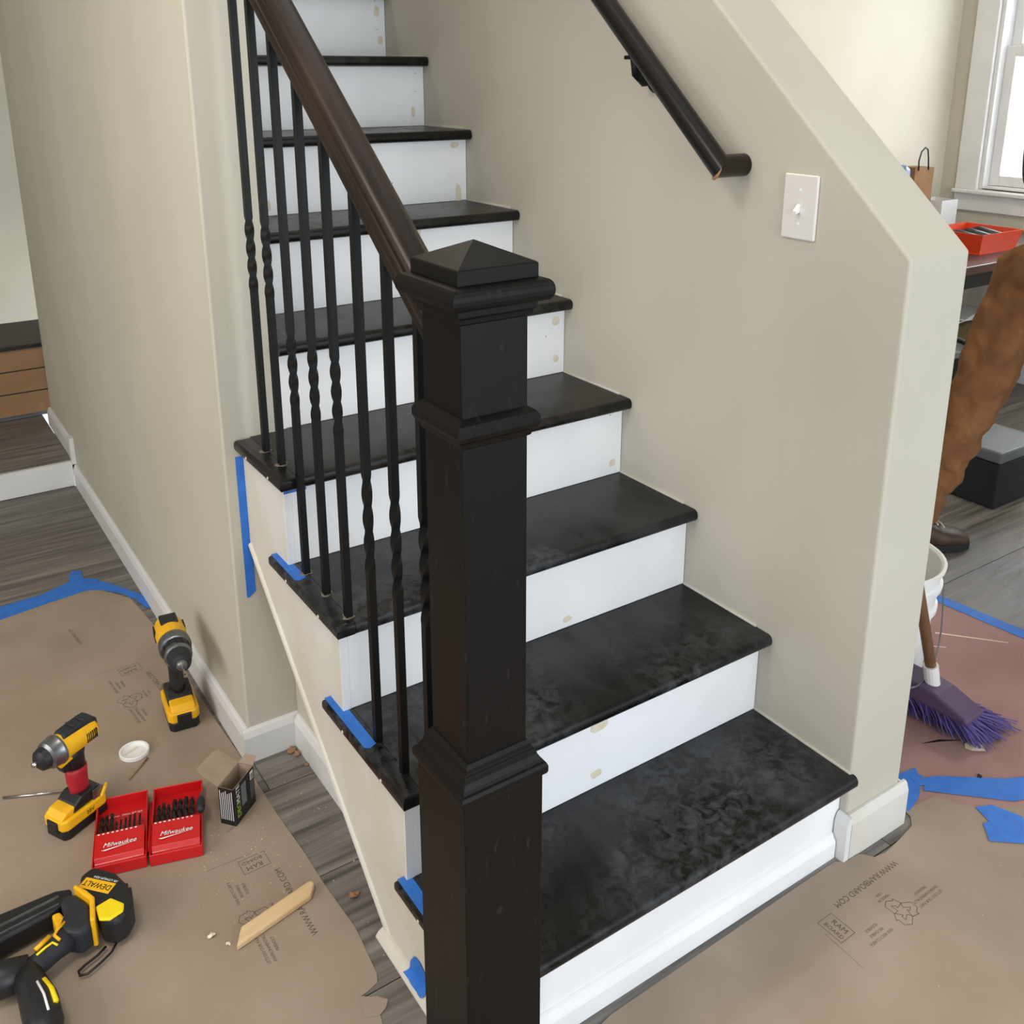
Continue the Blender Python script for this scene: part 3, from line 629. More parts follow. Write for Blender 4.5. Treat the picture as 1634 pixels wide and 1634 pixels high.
# ------------------------------------------------------------------ red drill bit case, open, two halves
case = thing('drill_bit_case', 'open red plastic drill bit case lying on the tan paper', 'tool case', (-.2855, .805, .0013), math.radians(-17))
def case_half(sx0, rz, nm, bits, lab):
    h = thing('case_half', None, None, (sx0, 0, 0), rz); h.parent = case
    w, l, H = .0495, .098, .026
    # outer shell with rounded corners
    b = B().box(-w, w, -l, -l + .003, 0, H).box(-w, w, l - .003, l, 0, H).box(-w, -w + .003, -l + .003, l - .003, 0, H).box(w - .003, w, -l + .003, l - .003, 0, H).box(-w, w, -l, l, 0, .003)
    b.obj('shell', M['red'], h, bevel=.0015, seg=1)
    B().prism([(-l + .004, .004), (-l + .004, .020), (-l + .012, .022), (-l + .018, .030), (-.020, .034), (-.012, .031), (-.012, .004)], -w + .004, w - .004, 0).obj('bit_holder', M['red'], h, bevel=.001, seg=1)
    T = Matrix.Translation((0, 0, 0)) @ plane_T((0, -.053, .0337), (1, 0, 0), (0, 1, .07))
    text('Milwaukee', .0155, M['ink_w'], T, h, 'logo_lettering', sx=.92, ext=.0002, shear=.35)
    b = B().add([T @ Vector(v) for v in ((-.033, -.011, .0001), (.030, -.004, .0001), (.033, -.003, .0001), (-.026, -.0135, .0001))], [(0, 1, 2, 3)]); b.obj('logo_stroke', M['ink_w'], h)
    b = B()
    for k in range(9):
        b.box(-w + .008 + k * .0086, -w + .012 + k * .0086, -.021, -.018, .0338, .0342)
    b.obj('size_marks', M['ink_w'], h)
    if sx0 < 0:
        text('DRILL BIT SET', .0065, M['ink_w'], plane_T((.018, .062, .0034), (1, 0, 0), (0, 1, 0)), h, 'lid_lettering', ext=.0001)
        text('Milwaukee', .006, M['ink_w'], plane_T((-.020, .062, .0034), (1, 0, 0), (0, 1, 0)), h, 'lid_lettering', ext=.0001)
    bpy.context.view_layer.update()
    return h
caseM = Matrix.Translation((-.2855, .805, .0013)) @ Matrix.Rotation(math.radians(-17), 4, 'Z')
ordn = ['first', 'second', 'third', 'fourth', 'fifth', 'sixth', 'seventh', 'eighth', 'ninth', 'tenth']
def bits_for(sx0, rz, spec, half):
    HM = caseM @ Matrix.Translation((sx0, 0, 0)) @ Matrix.Rotation(rz, 4, 'Z')
    for i, (x, r, L) in enumerate(spec):
        o = thing('drill_bit', '%s black drill bit from the left in the %s half of the red case' % (ordn[i], half), 'drill bit', group='drill bits in the red case')
        o.matrix_world = HM @ Matrix.Translation((x * 1.12, -.010, .024)) @ Matrix.Rotation(math.radians(-6), 4, 'X')
        # fluted bit: twisted flattened section
        rg = []; N = 18
        for k in range(N + 1):
            f = k / N; a = f * L / (r * 9) * 2 * math.pi * .35; rr = r * 1.12 * (1 if f < .93 else 1 - (f - .93) / .07 * .8)
            rg.append([Vector((math.cos(q + a) * rr * (1 if j % 2 == 0 else .62), f * L, math.sin(q + a) * rr * (1 if j % 2 == 0 else .62))) for j, q in enumerate([2 * math.pi * j / 8 for j in range(8)])])
        B().loft(rg).obj('flutes', M['bit'], o)
        B().lathe([(r * .9, 0), (r * .9, .012)], 8, plane_T((0, -.011, 0), (1, 0, 0), (0, 0, -1))).obj('shank', M['bit'], o)
case_half(-.0535, math.radians(2), 'left', None, None); case_half(.0535, math.radians(0), 'right', None, None)
bits_for(-.0535, math.radians(2), [(-.034, .0040, .062), (-.026, .0038, .066), (-.017, .0036, .068), (-.008, .0020, .036), (-.001, .0020, .040), (.007, .0022, .044), (.014, .0024, .050), (.022, .0024, .052), (.031, .0022, .048)], 'left')
bits_for(.0535, 0, [(-.033, .0036, .062), (-.025, .0040, .068), (-.016, .0034, .060), (-.006, .0048, .074), (.004, .0046, .072), (.014, .0050, .076), (.025, .0044, .070)], 'right')
B().tube([(0, -.07, .012), (0, .07, .012)], .0035, 8).obj('hinge', M['red'], case, smooth=True)
dvr = thing('bit_driver', 'black bit holder resting on the right edge of the red case', 'driver bit'); dvr.matrix_world = caseM @ Matrix.Translation((.101, .005, .036)) @ Matrix.Rotation(math.radians(-4), 4, 'X')
B().lathe([(.001, -.018), (.007, -.017), (.008, -.008), (.008, .015), (.0065, .022), (.004, .024)], 12, plane_T((0, 0, 0), (1, 0, 0), (0, 0, -1))).obj('sleeve', M['navy'], dvr, smooth=True)
B().lathe([(.003, .022), (.003, .040)], 6, plane_T((0, 0, 0), (1, 0, 0), (0, 0, -1))).obj('hex_shank', M['grey'], dvr)

# ------------------------------------------------------------------ cordless tools
def battery(p, yellow_front=True):
    """battery and foot, tool's +x forward, origin below the battery centre"""
    bt = thing('battery_pack', None, None); bt.parent = p
    B().prism([(-.052, -.034), (.050, -.034), (.060, -.026), (.060, .026), (.050, .034), (-.052, .034), (-.058, .027), (-.058, -.027)], 0, .024).obj('battery_case', M['black'], bt, bevel=.003)
    B().prism([(-.050, -.036), (.050, -.036), (.062, -.027), (.062, .027), (.050, .036), (-.050, .036), (-.057, .028), (-.057, -.028)], .0235, .050).obj('battery_shell', M['yellow'], bt, bevel=.004)
    B().prism([(.0575, .018), (.0575, -.018), (.0660, -.015), (.0660, .015)], .018, .046).obj('latch', M['black'], bt, bevel=.002)
    B().prism([(.012, .050), (.060, .050), (.046, .062), (.016, .066)], -.027, .027, 1).obj('front_step', M['yellow'], bt, bevel=.003)
    B().prism([(-.056, .050), (.030, .050), (.024, .066), (.004, .078), (-.032, .078), (-.054, .066)], -.029, .029, 1).obj('foot', M['black'], bt, bevel=.004)
    return bt
def ell(c, ax, ry, rz, seg=16):
    c = Vector(c); ax = Vector(ax).normalized(); y = Vector((0, 1, 0)); z = ax.cross(y).normalized()
    return [c + y * (ry * math.cos(a)) + z * (rz * math.sin(a)) for a in [2 * math.pi * k / seg for k in range(seg)]]
def body(p, prof, name, m, z=.2, seg=22, sc=1.0, parent=None):
    return smooth_auto(B().lathe([(r, x) for x, r in prof], seg, plane_T((0, 0, z), (0, 1, 0), (0, 0, 1)) if True else None).obj(name, m, parent or p), 35)
# --- hammer drill
dr = thing('cordless_drill', 'yellow and black cordless drill standing on its battery by the left baseboard', 'power drill', (-.1245, 1.150, .0013), math.radians(-96))
battery(dr)
B().loft([ell((-.012, 0, .070), (-.1, 0, 1), .021, .028), ell((-.010, 0, .085), (-.05, 0, 1), .017, .023), ell((-.010, 0, .125), (-.05, 0, 1), .0165, .022), ell((-.014, 0, .165), (-.1, 0, 1), .018, .025), ell((-.016, 0, .182), (-.1, 0, 1), .021, .029)]).obj('handle', M['black'], dr, smooth=True)
B().prism([(.010, .140), (.024, .142), (.030, .158), (.026, .170), (.008, .172)], -.009, .009, 1).obj('trigger', M['black'], dr, bevel=.002)
body(dr, [(-.083, .006), (-.082, .020), (-.074, .030), (-.060, .034), (-.020, .035), (.012, .033)], 'motor_housing', M['yellow'], .205)
B().box(-.066, -.024, -.020, .020, .232, .2415).obj('top_vent', M['black'], dr, bevel=.004)
for s in (-1, 1):
    b = B()
    for k in range(4): b.box(-.062 + k * .009, -.057 + k * .009, s * .0335 - .0015, s * .0335 + .0015, .190, .218)
    b.obj('side_vent', M['black'], dr)
body(dr, [(.012, .030), (.014, .036), (.034, .037), (.040, .034), (.042, .030)], 'gear_case', M['grey'], .205)
body(dr, [(.042, .028), (.044, .031), (.062, .031), (.066, .028)], 'torque_collar', M['black'], .205)
for k in range(12):
    a = 2 * math.pi * k / 12
    B().box(.046, .061, -.0022, .0022, .0300, .0325, Matrix.Translation((0, 0, .205)) @ Matrix.Rotation(a, 4, 'X')).obj('grip_rib', M['black'], dr)
body(dr, [(.066, .028), (.068, .031), (.074, .031), (.077, .027)], 'steel_ring', M['grey'], .205)
body(dr, [(.077, .026), (.095, .0255), (.108, .022), (.112, .016), (.113, .013)], 'chuck_sleeve', M['navy'], .205)
body(dr, [(.112, .013), (.117, .012), (.121, .009), (.122, .005)], 'chuck_jaws', M['grey'], .205)
B().tube([(.120, 0, .205), (.150, 0, .203)], .0024, 8).obj('driver_tip', M['chrome'], dr)
# --- impact driver with a red grip
im = thing('impact_driver', 'yellow cordless impact driver with red wrapped grip standing left of the red case', 'power drill', (-.400, .921, .0013), math.radians(209)); im.scale = (.91, .91, .91)
bt = battery(im)
text('DCB205', .010, M['ink_k'], plane_T((.0, .0365, .037), (-1, 0, 0), (0, 0, 1)), bt, 'battery_lettering', ext=.0002) if False else text('20V', .013, M['ink_k'], plane_T((-.008, .0367, .036), (-1, 0, 0), (0, 0, 1)), bt, 'battery_lettering', ext=.0002)
B().box(-.050, -.022, .0295, .0325, .030, .074).obj('belt_clip', M['grey'], im, bevel=.004)
B().tube([(-.040, .036, .05), (-.052, .036, .066), (-.060, .030, .066)], .004, 8).obj('clip_screw', M['yellow'], im)
B().loft([ell((-.016, 0, .072), (-.1, 0, 1), .017, .024), ell((-.014, 0, .085), (-.05, 0, 1), .0165, .023), ell((-.012, 0, .105), (-.05, 0, 1), .0185, .025), ell((-.013, 0, .128), (-.05, 0, 1), .0190, .026), ell((-.014, 0, .136), (-.1, 0, 1), .0185, .025)]).obj('red_grip', M['redgrip'], im, smooth=True)
B().loft([ell((-.014, 0, .134), (-.1, 0, 1), .0165, .022), ell((-.014, 0, .165), (-.1, 0, 1), .0165, .023), ell((-.012, 0, .182), (-.1, 0, 1), .019, .030)]).obj('handle', M['black'], im, smooth=True)
B().prism([(.006, .142), (.022, .144), (.028, .158), (.026, .176), (.008, .180)], -.010, .010, 1).obj('trigger', M['black'], im, bevel=.003)
B().prism([(-.020, .172), (.030, .164), (.040, .178), (.040, .190), (-.030, .190)], -.014, .014, 1).obj('trigger_guard', M['yellow'], im, bevel=.003)
body(im, [(-.072, .006), (-.071, .018), (-.064, .026), (-.050, .029), (.0, .0305), (.024, .031)], 'motor_housing', M['yellow'], .207)
o = B().prism([(-.072, .214), (-.070, .232), (-.058, .243), (-.030, .243), (.012, .240), (.022, .230), (.022, .224), (-.05, .222)], -.017, .017, 1).obj('top_grip', M['navy'], im, bevel=.006, seg=3)
for x in (-.040, -.015):
    B().tube([(x, -.013, .2435), (x + .003, -.006, .2450), (x + .003, .006, .2450), (x, .013, .2435)], .0022, 8).obj('top_rib', M['navy'], im)
for s in (-1, 1):
    b = B()
    for k in range(6): b.box(-.058 + k * .005, -.0555 + k * .005, s * .0275 - .002, s * .0275 + .002, .195, .217)
    b.obj('side_vent', M['black'], im)
body(im, [(.020, .028), (.022, .034), (.027, .035), (.029, .0335), (.050, .031), (.055, .025)], 'hammer_case', M['grey'], .207)
body(im, [(.054, .024), (.057, .026), (.069, .023), (.075, .015), (.077, .009)], 'nose_bumper', M['black'], .207)
B().tube([(.075, 0, .207), (.086, 0, .207)], .006, 10).obj('bit_collet', M['chrome'], im, smooth=True)
o = B().tube([(-.520, 1.075, .0045), (-.400, 1.020, .0045)], .0030, 8).obj('steel_rod', M['chrome'], None, smooth=True); tag(o, 'thin bright steel rod lying behind the impact driver', 'rod')
# --- cordless nailer lying on its side
nl = thing('cordless_nailer', 'black and yellow cordless nailer with battery lying on its side at the lower left', 'nail gun', (-.40, .61, .0013))
def rel(pts): return [(x + .40, y - .61) for x, y in pts]
B().prism(rel([(-.436, .694), (-.409, .705), (-.378, .668), (-.366, .625), (-.368, .580), (-.384, .556), (-.405, .550), (-.425, .566), (-.425, .600), (-.440, .640)]), .006, .062).obj('battery_case', M['black'], nl, bevel=.010, seg=3)
b = B()
for k in range(4): b.box(-.004, .004, -.002, .002, .02, .056, Matrix.Translation((.0335 - .003 * abs(k - 1), .020 - k * .013, 0)) @ Matrix.Rotation(.2, 4, 'Z'))
b.obj('cooling_ribs', M['navy'], nl)
lt = plane_T((-.019, .036, .0622), Vector((.042, -.050, 0)), Vector((.05, .042, 0)))
lt = Matrix.Translation((-.0135, .039, .0622)) @ Matrix.Rotation(math.radians(-48), 4, 'Z')
B().box(-.031, .031, -.012, .012, 0, .0012, lt).obj('brand_plate', M['yellow'], nl, bevel=.0008, seg=1)
text('DEWALT', .0165, M['ink_k'], lt @ Matrix.Translation((0, 0, .0014)) @ Matrix.Rotation(math.pi, 4, 'Z'), nl, 'brand_lettering', sx=.85, ext=.0002)
text('XR LITHIUM ION', .0065, M['ink_w'], lt @ Matrix.Translation((.006, .017, .0004)) @ Matrix.Rotation(math.pi, 4, 'Z'), nl, 'battery_lettering', ext=.0002)
B().prism(rel([(-.427, .598), (-.400, .604), (-.383, .578), (-.388, .562), (-.412, .555), (-.428, .565)]), .0605, .066).obj('release_button', M['byellow'], nl, bevel=.003)
B().prism(rel([(-.452, .662), (-.447, .668), (-.432, .640), (-.424, .618), (-.429, .590), (-.434, .566), (-.442, .568), (-.438, .590), (-.433, .617), (-.441, .636)]), .010, .070).obj('yellow_band', M['yellow'], nl, bevel=.003)
B().prism(rel([(-.478, .646), (-.470, .662), (-.452, .660), (-.440, .634), (-.434, .614), (-.440, .568), (-.462, .560), (-.484, .580), (-.486, .602), (-.474, .625)]), .010, .060).obj('foot_housing', M['navy'], nl, bevel=.008, seg=3)
B().prism(rel([(-.494, .640), (-.480, .640), (-.474, .618), (-.484, .598), (-.492, .604)]), .015, .050).obj('trigger_block', M['yellow'], nl, bevel=.004)
hp = [(-.470, .590, .036), (-.500, .575, .036), (-.528, .560, .035), (-.552, .548, .035)]
B().tube([(x + .40, y - .61, z) for x, y, z in hp], [.024, .020, .019, .022], 14, sx=.95).obj('grip_handle', M['navy'], nl, smooth=True)
def accent(pts, r=.0022, z=.056, m='yellow', nm='yellow_accent'):
    B().tube([(x + .40, y - .61, z) for x, y in pts], r, 6).obj(nm, M[m], nl, smooth=True)
accent([(-.478, .600), (-.492, .590), (-.498, .580), (-.492, .566)], .0030, .0585)
accent([(-.505, .588), (-.520, .578), (-.530, .572)], .0045, .0535)
accent([(-.497, .560), (-.503, .570), (-.515, .566), (-.530, .558)], .0022, .0555, 'byellow')
# magazine arm and head, mostly outside the photograph's left edge
B().prism(rel([(-.455, .668), (-.452, .690), (-.478, .700), (-.600, .700), (-.640, .650), (-.630, .625), (-.560, .640), (-.487, .650)]), .008, .045).obj('magazine', M['black'], nl, bevel=.005)
b = B().box(-.13, .0, -.003, .003, .045, .047, Matrix.Translation((-.075, .070, 0)) @ Matrix.Rotation(.12, 4, 'Z')).box(-.13, .0, -.002, .002, .045, .047, Matrix.Translation((-.078, .052, 0)) @ Matrix.Rotation(.12, 4, 'Z')); b.obj('magazine_rail', M['grey'], nl)
B().tube([(x + .40, y - .61, z) for x, y, z in ((-.552, .552, .036), (-.545, .515, .036), (-.541, .480, .036), (-.541, .430, .036), (-.548, .38, .036))], [.024, .025, .029, .029, .022], 16).obj('motor_housing', M['black'], nl, smooth=True)
accent([(-.528, .500), (-.521, .475), (-.519, .445)], .0045, .057, 'byellow')
accent([(-.538, .495), (-.533, .465), (-.532, .430)], .0020, .064, 'ink_w', 'white_accent')
B().tube([(x + .40, y - .61, z) for x, y, z in ((-.545, .552, .036), (-.590, .560, .036), (-.628, .60, .03), (-.635, .63, .026))], [.026, .030, .024, .016], 14).obj('nose', M['black'], nl, smooth=True)
hk = [(-.405, .560), (-.418, .543), (-.440, .530), (-.462, .520), (-.474, .524), (-.474, .534), (-.462, .541), (-.440, .549), (-.424, .560)]
B().tube([(x + .40, y - .61, .008) for x, y in hk], .0022, 8).obj('belt_hook', M['dark'], nl, smooth=True)

# ------------------------------------------------------------------ bucket and broom behind the half wall
bk = thing('bucket', 'white plastic bucket partly hidden behind the half wall end', 'bucket', (1.378, .35, .0013))
B().lathe([(.001, .002), (.130, .0), (.132, .004), (.141, .22), (.150, .222), (.150, .232), (.143, .234), (.146, .28), (.155, .282), (.156, .292), (.148, .294), (.151, .330), (.159, .332), (.160, .340), (.153, .341), (.148, .336), (.138, .20), (.128, .012), (.001, .010)], 40).obj('pail', M['white'], bk, smooth=False)
smooth_auto(bk.children[0], 30)
B().tube([(.158 * math.cos(a + .6), -.10 - .17 * math.sin(a) * .6, .27 - .16 * math.sin(a)) for a in [math.pi * k / 16 for k in range(17)]], .002, 6).obj('wire_handle', M['grey'], bk, smooth=True)
bm_ = thing('broom', 'purple angled broom with worn wooden handle leaning behind the half wall', 'broom', (1.335, .14, .0013))
# head: direction towards the camera's right
hd = Vector((.05, -1, 0)).normalized(); hn = Vector((-hd.y, hd.x, 0))
HT = Matrix(((hd.x, hn.x, 0, 0), (hd.y, hn.y, 0, 0), (0, 0, 1, 0), (0, 0, 0, 1)))
B().prism([(-.160, .085), (-.11, .108), (.0, .112), (.035, .108), (.112, .082), (.112, .066), (-.155, .064)], -.038, .038, 1, HT).obj('broom_head', M['purple'], bm_, bevel=.008, seg=3)
b = B()
for k in range(1100):
    f = random.random(); x = -.15 + .258 * f; yy = random.uniform(-.034, .034)
    zt = .068; ex = x + random.uniform(-.015, .02) + .03 * f; ey = yy * 2.0 + .042 + random.uniform(-.020, .026) + .03 * f
    b.tube([HT @ Vector((x, yy, zt)), HT @ Vector(((x + ex) / 2 + random.uniform(-.004, .004), (yy + ey) / 2 , .040)), HT @ Vector((ex, ey, random.uniform(.001, .012)))], .0013, 4)
tag(b.obj('bristles', M['bristle'], bm_), kind='stuff')
hb = HT @ Vector((-.0, 0, .122)); ht = Vector((-.28, .10, 1.15))
B().tube([hb - Vector((0, .003, .02)), hb + (ht - hb).normalized() * .035], .0175, 16).obj('ferrule', M['switch'], bm_, smooth=False)
B().tube([hb + (ht - hb).normalized() * .02, ht], .0125, 12).obj('handle', M['broomwood'], bm_, smooth=True)

# ------------------------------------------------------------------ dining room beyond: table and things
tb = thing('folding_table', 'dark topped folding table in the room beyond the half wall', 'table', (3.5, 1.42, 0))
B().box(-.75, .55, -.245, .24, .715, .75).obj('table_top', M['table'], tb, bevel=.004)
B().box(-.74, .54, -.225, -.20, .655, .714).obj('apron', M['dark'], tb)
for x, y, x2, y2 in ((-.40, -.33, -.16, -.19), (-.66, .2, -.60, .2), (.50, -.19, .46, -.19), (.50, .2, .46, .2)):
    B().tube([(x, y, 0), (x2, y2, .715)], .016, 10).obj('leg', M['dark'], tb, smooth=True)
tr = thing('orange_tray', 'shallow orange plastic tray holding dark tools on the table', 'tray', (3.40, 1.42, .7505))
w_, l_, h_ = .150, .132, .085
B().prism([(-w_ * .9, -l_ * .9), (w_ * .9, -l_ * .9), (w_ * .9, l_ * .9), (-w_ * .9, l_ * .9)], 0, .004).obj('tray_bottom', M['orange'], tr)
for (ax, bx_, ay, by) in ((-1, 1, -1, -1), (1, 1, -1, 1), (1, -1, 1, 1), (-1, -1, 1, -1)):
    p, q = Vector((ax * w_, ay * l_, 0)), Vector((bx_ * w_, by * l_, 0))
    i = .88; vs = [Vector((p.x * i, p.y * i, 0)), Vector((q.x * i, q.y * i, 0)), Vector((q.x, q.y, h_)), Vector((p.x, p.y, h_))]
    inn = [Vector((v.x * .97, v.y * .97, v.z)) for v in vs]
    mesh('tray_side', vs + inn, [(0, 1, 2, 3), (7, 6, 5, 4), (3, 2, 6, 7), (0, 4, 5, 1), (1, 5, 6, 2), (0, 3, 7, 4)], M['orange'], tr)
for k, (x, y, a, L_) in enumerate(((-.080, .0, 1.57, .17), (.0, .0, 1.6, .15), (.080, .0, 1.55, .17))):
    o = B().tube([(-L_ / 2, 0, 0), (L_ / 2 * .3, 0, .006), (L_ / 2, 0, 0)], [.024, .034, .018], 10).obj('hand_tool', M['dark'], None, smooth=True)
    o.location = (3.40 + x, 1.42 + y, .797); o.rotation_euler = (0, 0, a)
    tag(o, ('dark hand tool lying at the left inside the orange tray', 'short dark tool in the middle of the orange tray', 'dark hand tool lying at the right inside the orange tray')[k], 'tool', 'tools in the orange tray')
bg = thing('paper_bag', 'brown paper carrier bag standing behind the sloping wall top', 'bag', (3.655, 1.90, .80))
B().prism([(-.072, 0), (.072, 0), (.070, .245), (-.078, .25)], -.045, .045, 1).obj('bag_body', M['bagp'], bg)
B().tube([(-.055, -.047, .235), (-.060, -.047, .28), (-.047, -.047, .322), (-.02, -.047, .340), (.0, -.047, .330), (.012, -.047, .29), (.022, -.047, .235)], .0035, 8).obj('bag_handle', M['dark'], bg, smooth=True)
sb = thing('side_cabinet', 'low pale cabinet against the far wall behind the half wall', 'cabinet', (3.35, 1.85, 0))
B().box(-.55, .37, -.06, .18, .05, .78).obj('cabinet_body', M['cream'], sb); B().box(-.57, .385, -.08, .19, .78, .80).obj('cabinet_top', M['cream'], sb); B().box(-.53, .35, -.04, .16, 0, .05).obj('plinth', M['dark'], sb)
for x in (-.32, .14):
    d_ = B().box(x - .22, x + .22, -.078, -.061, .07, .76).obj('cabinet_door', M['cream'], sb, bevel=.002)
    B().tube([(x + .19, -.09, .50), (x + .19, -.09, .60)], .005, 8).obj('handle', M['grey'], d_)
o = B().prism([(-.035, 0), (.03, 0), (.04, .06), (.02, .13), (-.03, .14), (-.045, .07)], -.02, .02, 1).obj('plastic_wrap', M['blueb'], None, bevel=.008); o.scale = (.8, 1, 1.9); o.location = (3.535, 1.88, .8005); tag(o, 'pale blue plastic bundle beside the paper bag', 'bundle')
wbx = thing('white_box', 'open white box with dark inside at the edge of the sloping wall top', 'box', (3.86, 1.90, .75))
B().box(-.06, .07, -.06, .06, 0, .004).obj('box_bottom', M['paperw'], wbx)
for q in ((-.06, .07, -.06, -.057), (-.06, .07, .057, .06), (-.06, -.057, -.057, .057), (.067, .07, -.057, .057)):
    B().box(*q, .004, .13).obj('box_side', M['paperw'], wbx)
B().box(-.056, .066, -.056, .056, .08, .085).obj('dark_content', M['dark'], wbx)
stl = thing('small_stool', 'small white stool holding the open white box against the far wall', 'stool', (3.86, 1.90, 0))
B().box(-.075, .085, -.075, .075, .735, .7495).obj('stool_top', M['paperw'], stl)
for x, y in ((-.06, -.06), (.07, -.06), (-.06, .06), (.07, .06)): B().box(x - .009, x + .009, y - .009, y + .009, 0, .735).obj('leg', M['paperw'], stl)
# clutter under the table
pb = thing('paper_stack', 'stack of white printed sheets on a carton under the folding table', 'papers', (3.25, 1.40, .478))
for k in range(4):
    B().box(-.14, .14, -.11, .11, k * .006, k * .006 + .005, Matrix.Rotation((-.1, .15, -.25, .3)[k], 4, 'Z')).obj('sheet', M['paperw'], pb)
ct = thing('storage_crate', 'olive brown cloth covered crate under the folding table', 'crate', (3.25, 1.40, 0))
B().box(-.15, .17, -.13, .13, 0, .47).obj('crate_body', M['olive'], ct, bevel=.02, seg=3)
B().box(-.155, .175, -.135, .135, .40, .475).obj('crate_lid', M['olive'], ct, bevel=.01)
bn_ = thing('waste_bin', 'black round bin with grey rim just behind the half wall edge', 'bin', (2.86, 1.24, 0))
B().lathe([(.001, 0), (.135, 0), (.165, .44), (.17, .45), (.158, .452), (.128, .01), (.001, .01)], 28).obj('bin_body', M['dark'], bn_)
B().lathe([(.166, .43), (.176, .435), (.176, .455), (.160, .457), (.160, .44)], 28).obj('bin_rim', M['greyp'], bn_)
tbx = thing('tool_box', 'dark blue grey tool box on the floor behind the trouser leg', 'tool box', (2.72, .82, 0.0003))
B().box(-.14, .13, -.10, .10, 0, .17).obj('box_body', M['navy'], tbx, bevel=.008)
B().box(-.145, .135, -.105, .105, .172, .215).obj('box_lid', M['greyp'], tbx, bevel=.008)

# low chest at the far left
cn = thing('storage_chest', 'low brown chest with dark lid beyond the left wall edge', 'chest', (-.40, 3.55, .1005))
B().box(-.42, .50, -.2, .2, .02, .30).obj('chest_body', M['chest'], cn)
B().box(-.44, .52, -.22, .22, .30, .318).obj('lid', M['dark'], cn, bevel=.003)
B().box(-.40, .48, -.18, .18, 0, .02).obj('plinth', M['greyp'], cn)
for z in (.112, .206):
    B().box(-.42, .50, -.2025, -.2, z, z + .004).obj('drawer_gap', M['dark'], cn)

# ------------------------------------------------------------------ person (brown trousers, work boots) walking in the room beyond
ps = thing('person', 'person in brown work trousers and brown boots standing at the right edge', 'person', (2.238, .556, 0))
F = Vector((math.cos(math.radians(-30)), math.sin(math.radians(-30)), 0)); Lf = Vector((-F.y, F.x, 0))
def bp_(f, l, z): return F * f + Lf * l + Vector((0, 0, z))
def skin_obj(name, nodes, edges, m, parent, root=0, sub=2):
    me = bpy.data.meshes.new(name); me.from_pydata([n[0] for n in nodes], edges, []); me.materials.append(m)
    o = bpy.data.objects.new(name, me); COL.objects.link(o); o.parent = parent
    sk_ = o.modifiers.new('skin', 'SKIN'); sk_.use_smooth_shade = True
    for i, n in enumerate(nodes):
        r = n[1]; r = (r, r) if not isinstance(r, tuple) else r
        me.skin_vertices[0].data[i].radius = r
    me.skin_vertices[0].data[root].use_root = True
    sb_ = o.modifiers.new('sub', 'SUBSURF'); sb_.levels = sub; sb_.render_levels = sub
    return o
# trousers: pelvis root, rear leg (seen in the photograph), front leg
fo = bp_(-.17, .03, 0)          # rear foot position
N = [(bp_(.10, 0, .90), (.15, .12)), (bp_(.11, 0, 1.0), (.15, .115)), (bp_(.055, .085, .82), (.11, .105)), (bp_(-.01, .075, .64), (.095, .095)), (bp_(-.055, .07, .49), (.085, .085)), (bp_(-.115, .065, .34), (.074, .074)), (bp_(-.170, .063, .16), (.058, .058)), (bp_(-.182, .063, .075), (.056, .056)),
     (bp_(.16, -.09, .82), (.105, .10)), (bp_(.24, -.09, .50), (.083, .083)), (bp_(.28, -.09, .30), (.078, .078)), (bp_(.29, -.09, .09), (.066, .066))]
tro = skin_obj('trousers', N, [(0, 1), (0, 2), (2, 3), (3, 4), (4, 5), (5, 6), (6, 7), (0, 8), (8, 9), (9, 10), (10, 11)], M['pants'], ps, sub=4)
dm = tro.modifiers.new('folds', 'DISPLACE'); tx_ = bpy.data.textures.new('folds', 'CLOUDS'); tx_.noise_scale = .055; dm.texture = tx_; dm.strength = .030; dm.mid_level = .5
def boot(f, l):
    bt_ = thing('boot', None, None); bt_.parent = ps
    rg = []
    for (x, w, h0, h1) in ((-.095, .030, .012, .075), (-.075, .040, .012, .11), (-.03, .043, .012, .12), (.02, .044, .012, .095), (.07, .050, .012, .072), (.12, .050, .012, .062), (.155, .042, .012, .052), (.172, .022, .012, .036)):
        c = (h0 + h1) / 2; hh = (h1 - h0) / 2
        rg.append([bp_(f + x, l + w * math.copysign(abs(math.cos(a)) ** .7, math.cos(a)), c + hh * math.copysign(abs(math.sin(a)) ** .8, math.sin(a))) for a in [2 * math.pi * k / 16 for k in range(16)]])
    B().loft(rg).obj('upper', M['boot'], bt_, smooth=True)
    outl = [(-.10, -.030), (-.10, .030), (-.06, .044), (.0, .040), (.07, .053), (.13, .050), (.17, .028), (.178, 0), (.17, -.028), (.13, -.050), (.07, -.053), (0, -.040), (-.06, -.044)]
    TT = Matrix(((F.x, Lf.x, 0, 0), (F.y, Lf.y, 0, 0), (0, 0, 1, 0), (0, 0, 0, 1))) @ Matrix.Translation((f, l, 0))
    B().prism(outl, .0005, .026, 2, TT).obj('sole', M['sole'], bt_, bevel=.004)
    for k in range(3):
        B().tube([bp_(f + .035 + k * .022, l - .024, .098 - k * .010), bp_(f + .035 + k * .022, l, .104 - k * .011), bp_(f + .035 + k * .022, l + .024, .098 - k * .010)], .0028, 6).obj('lace', M['chip'], bt_)
boot(-.190, .063); boot(.305, -.09)
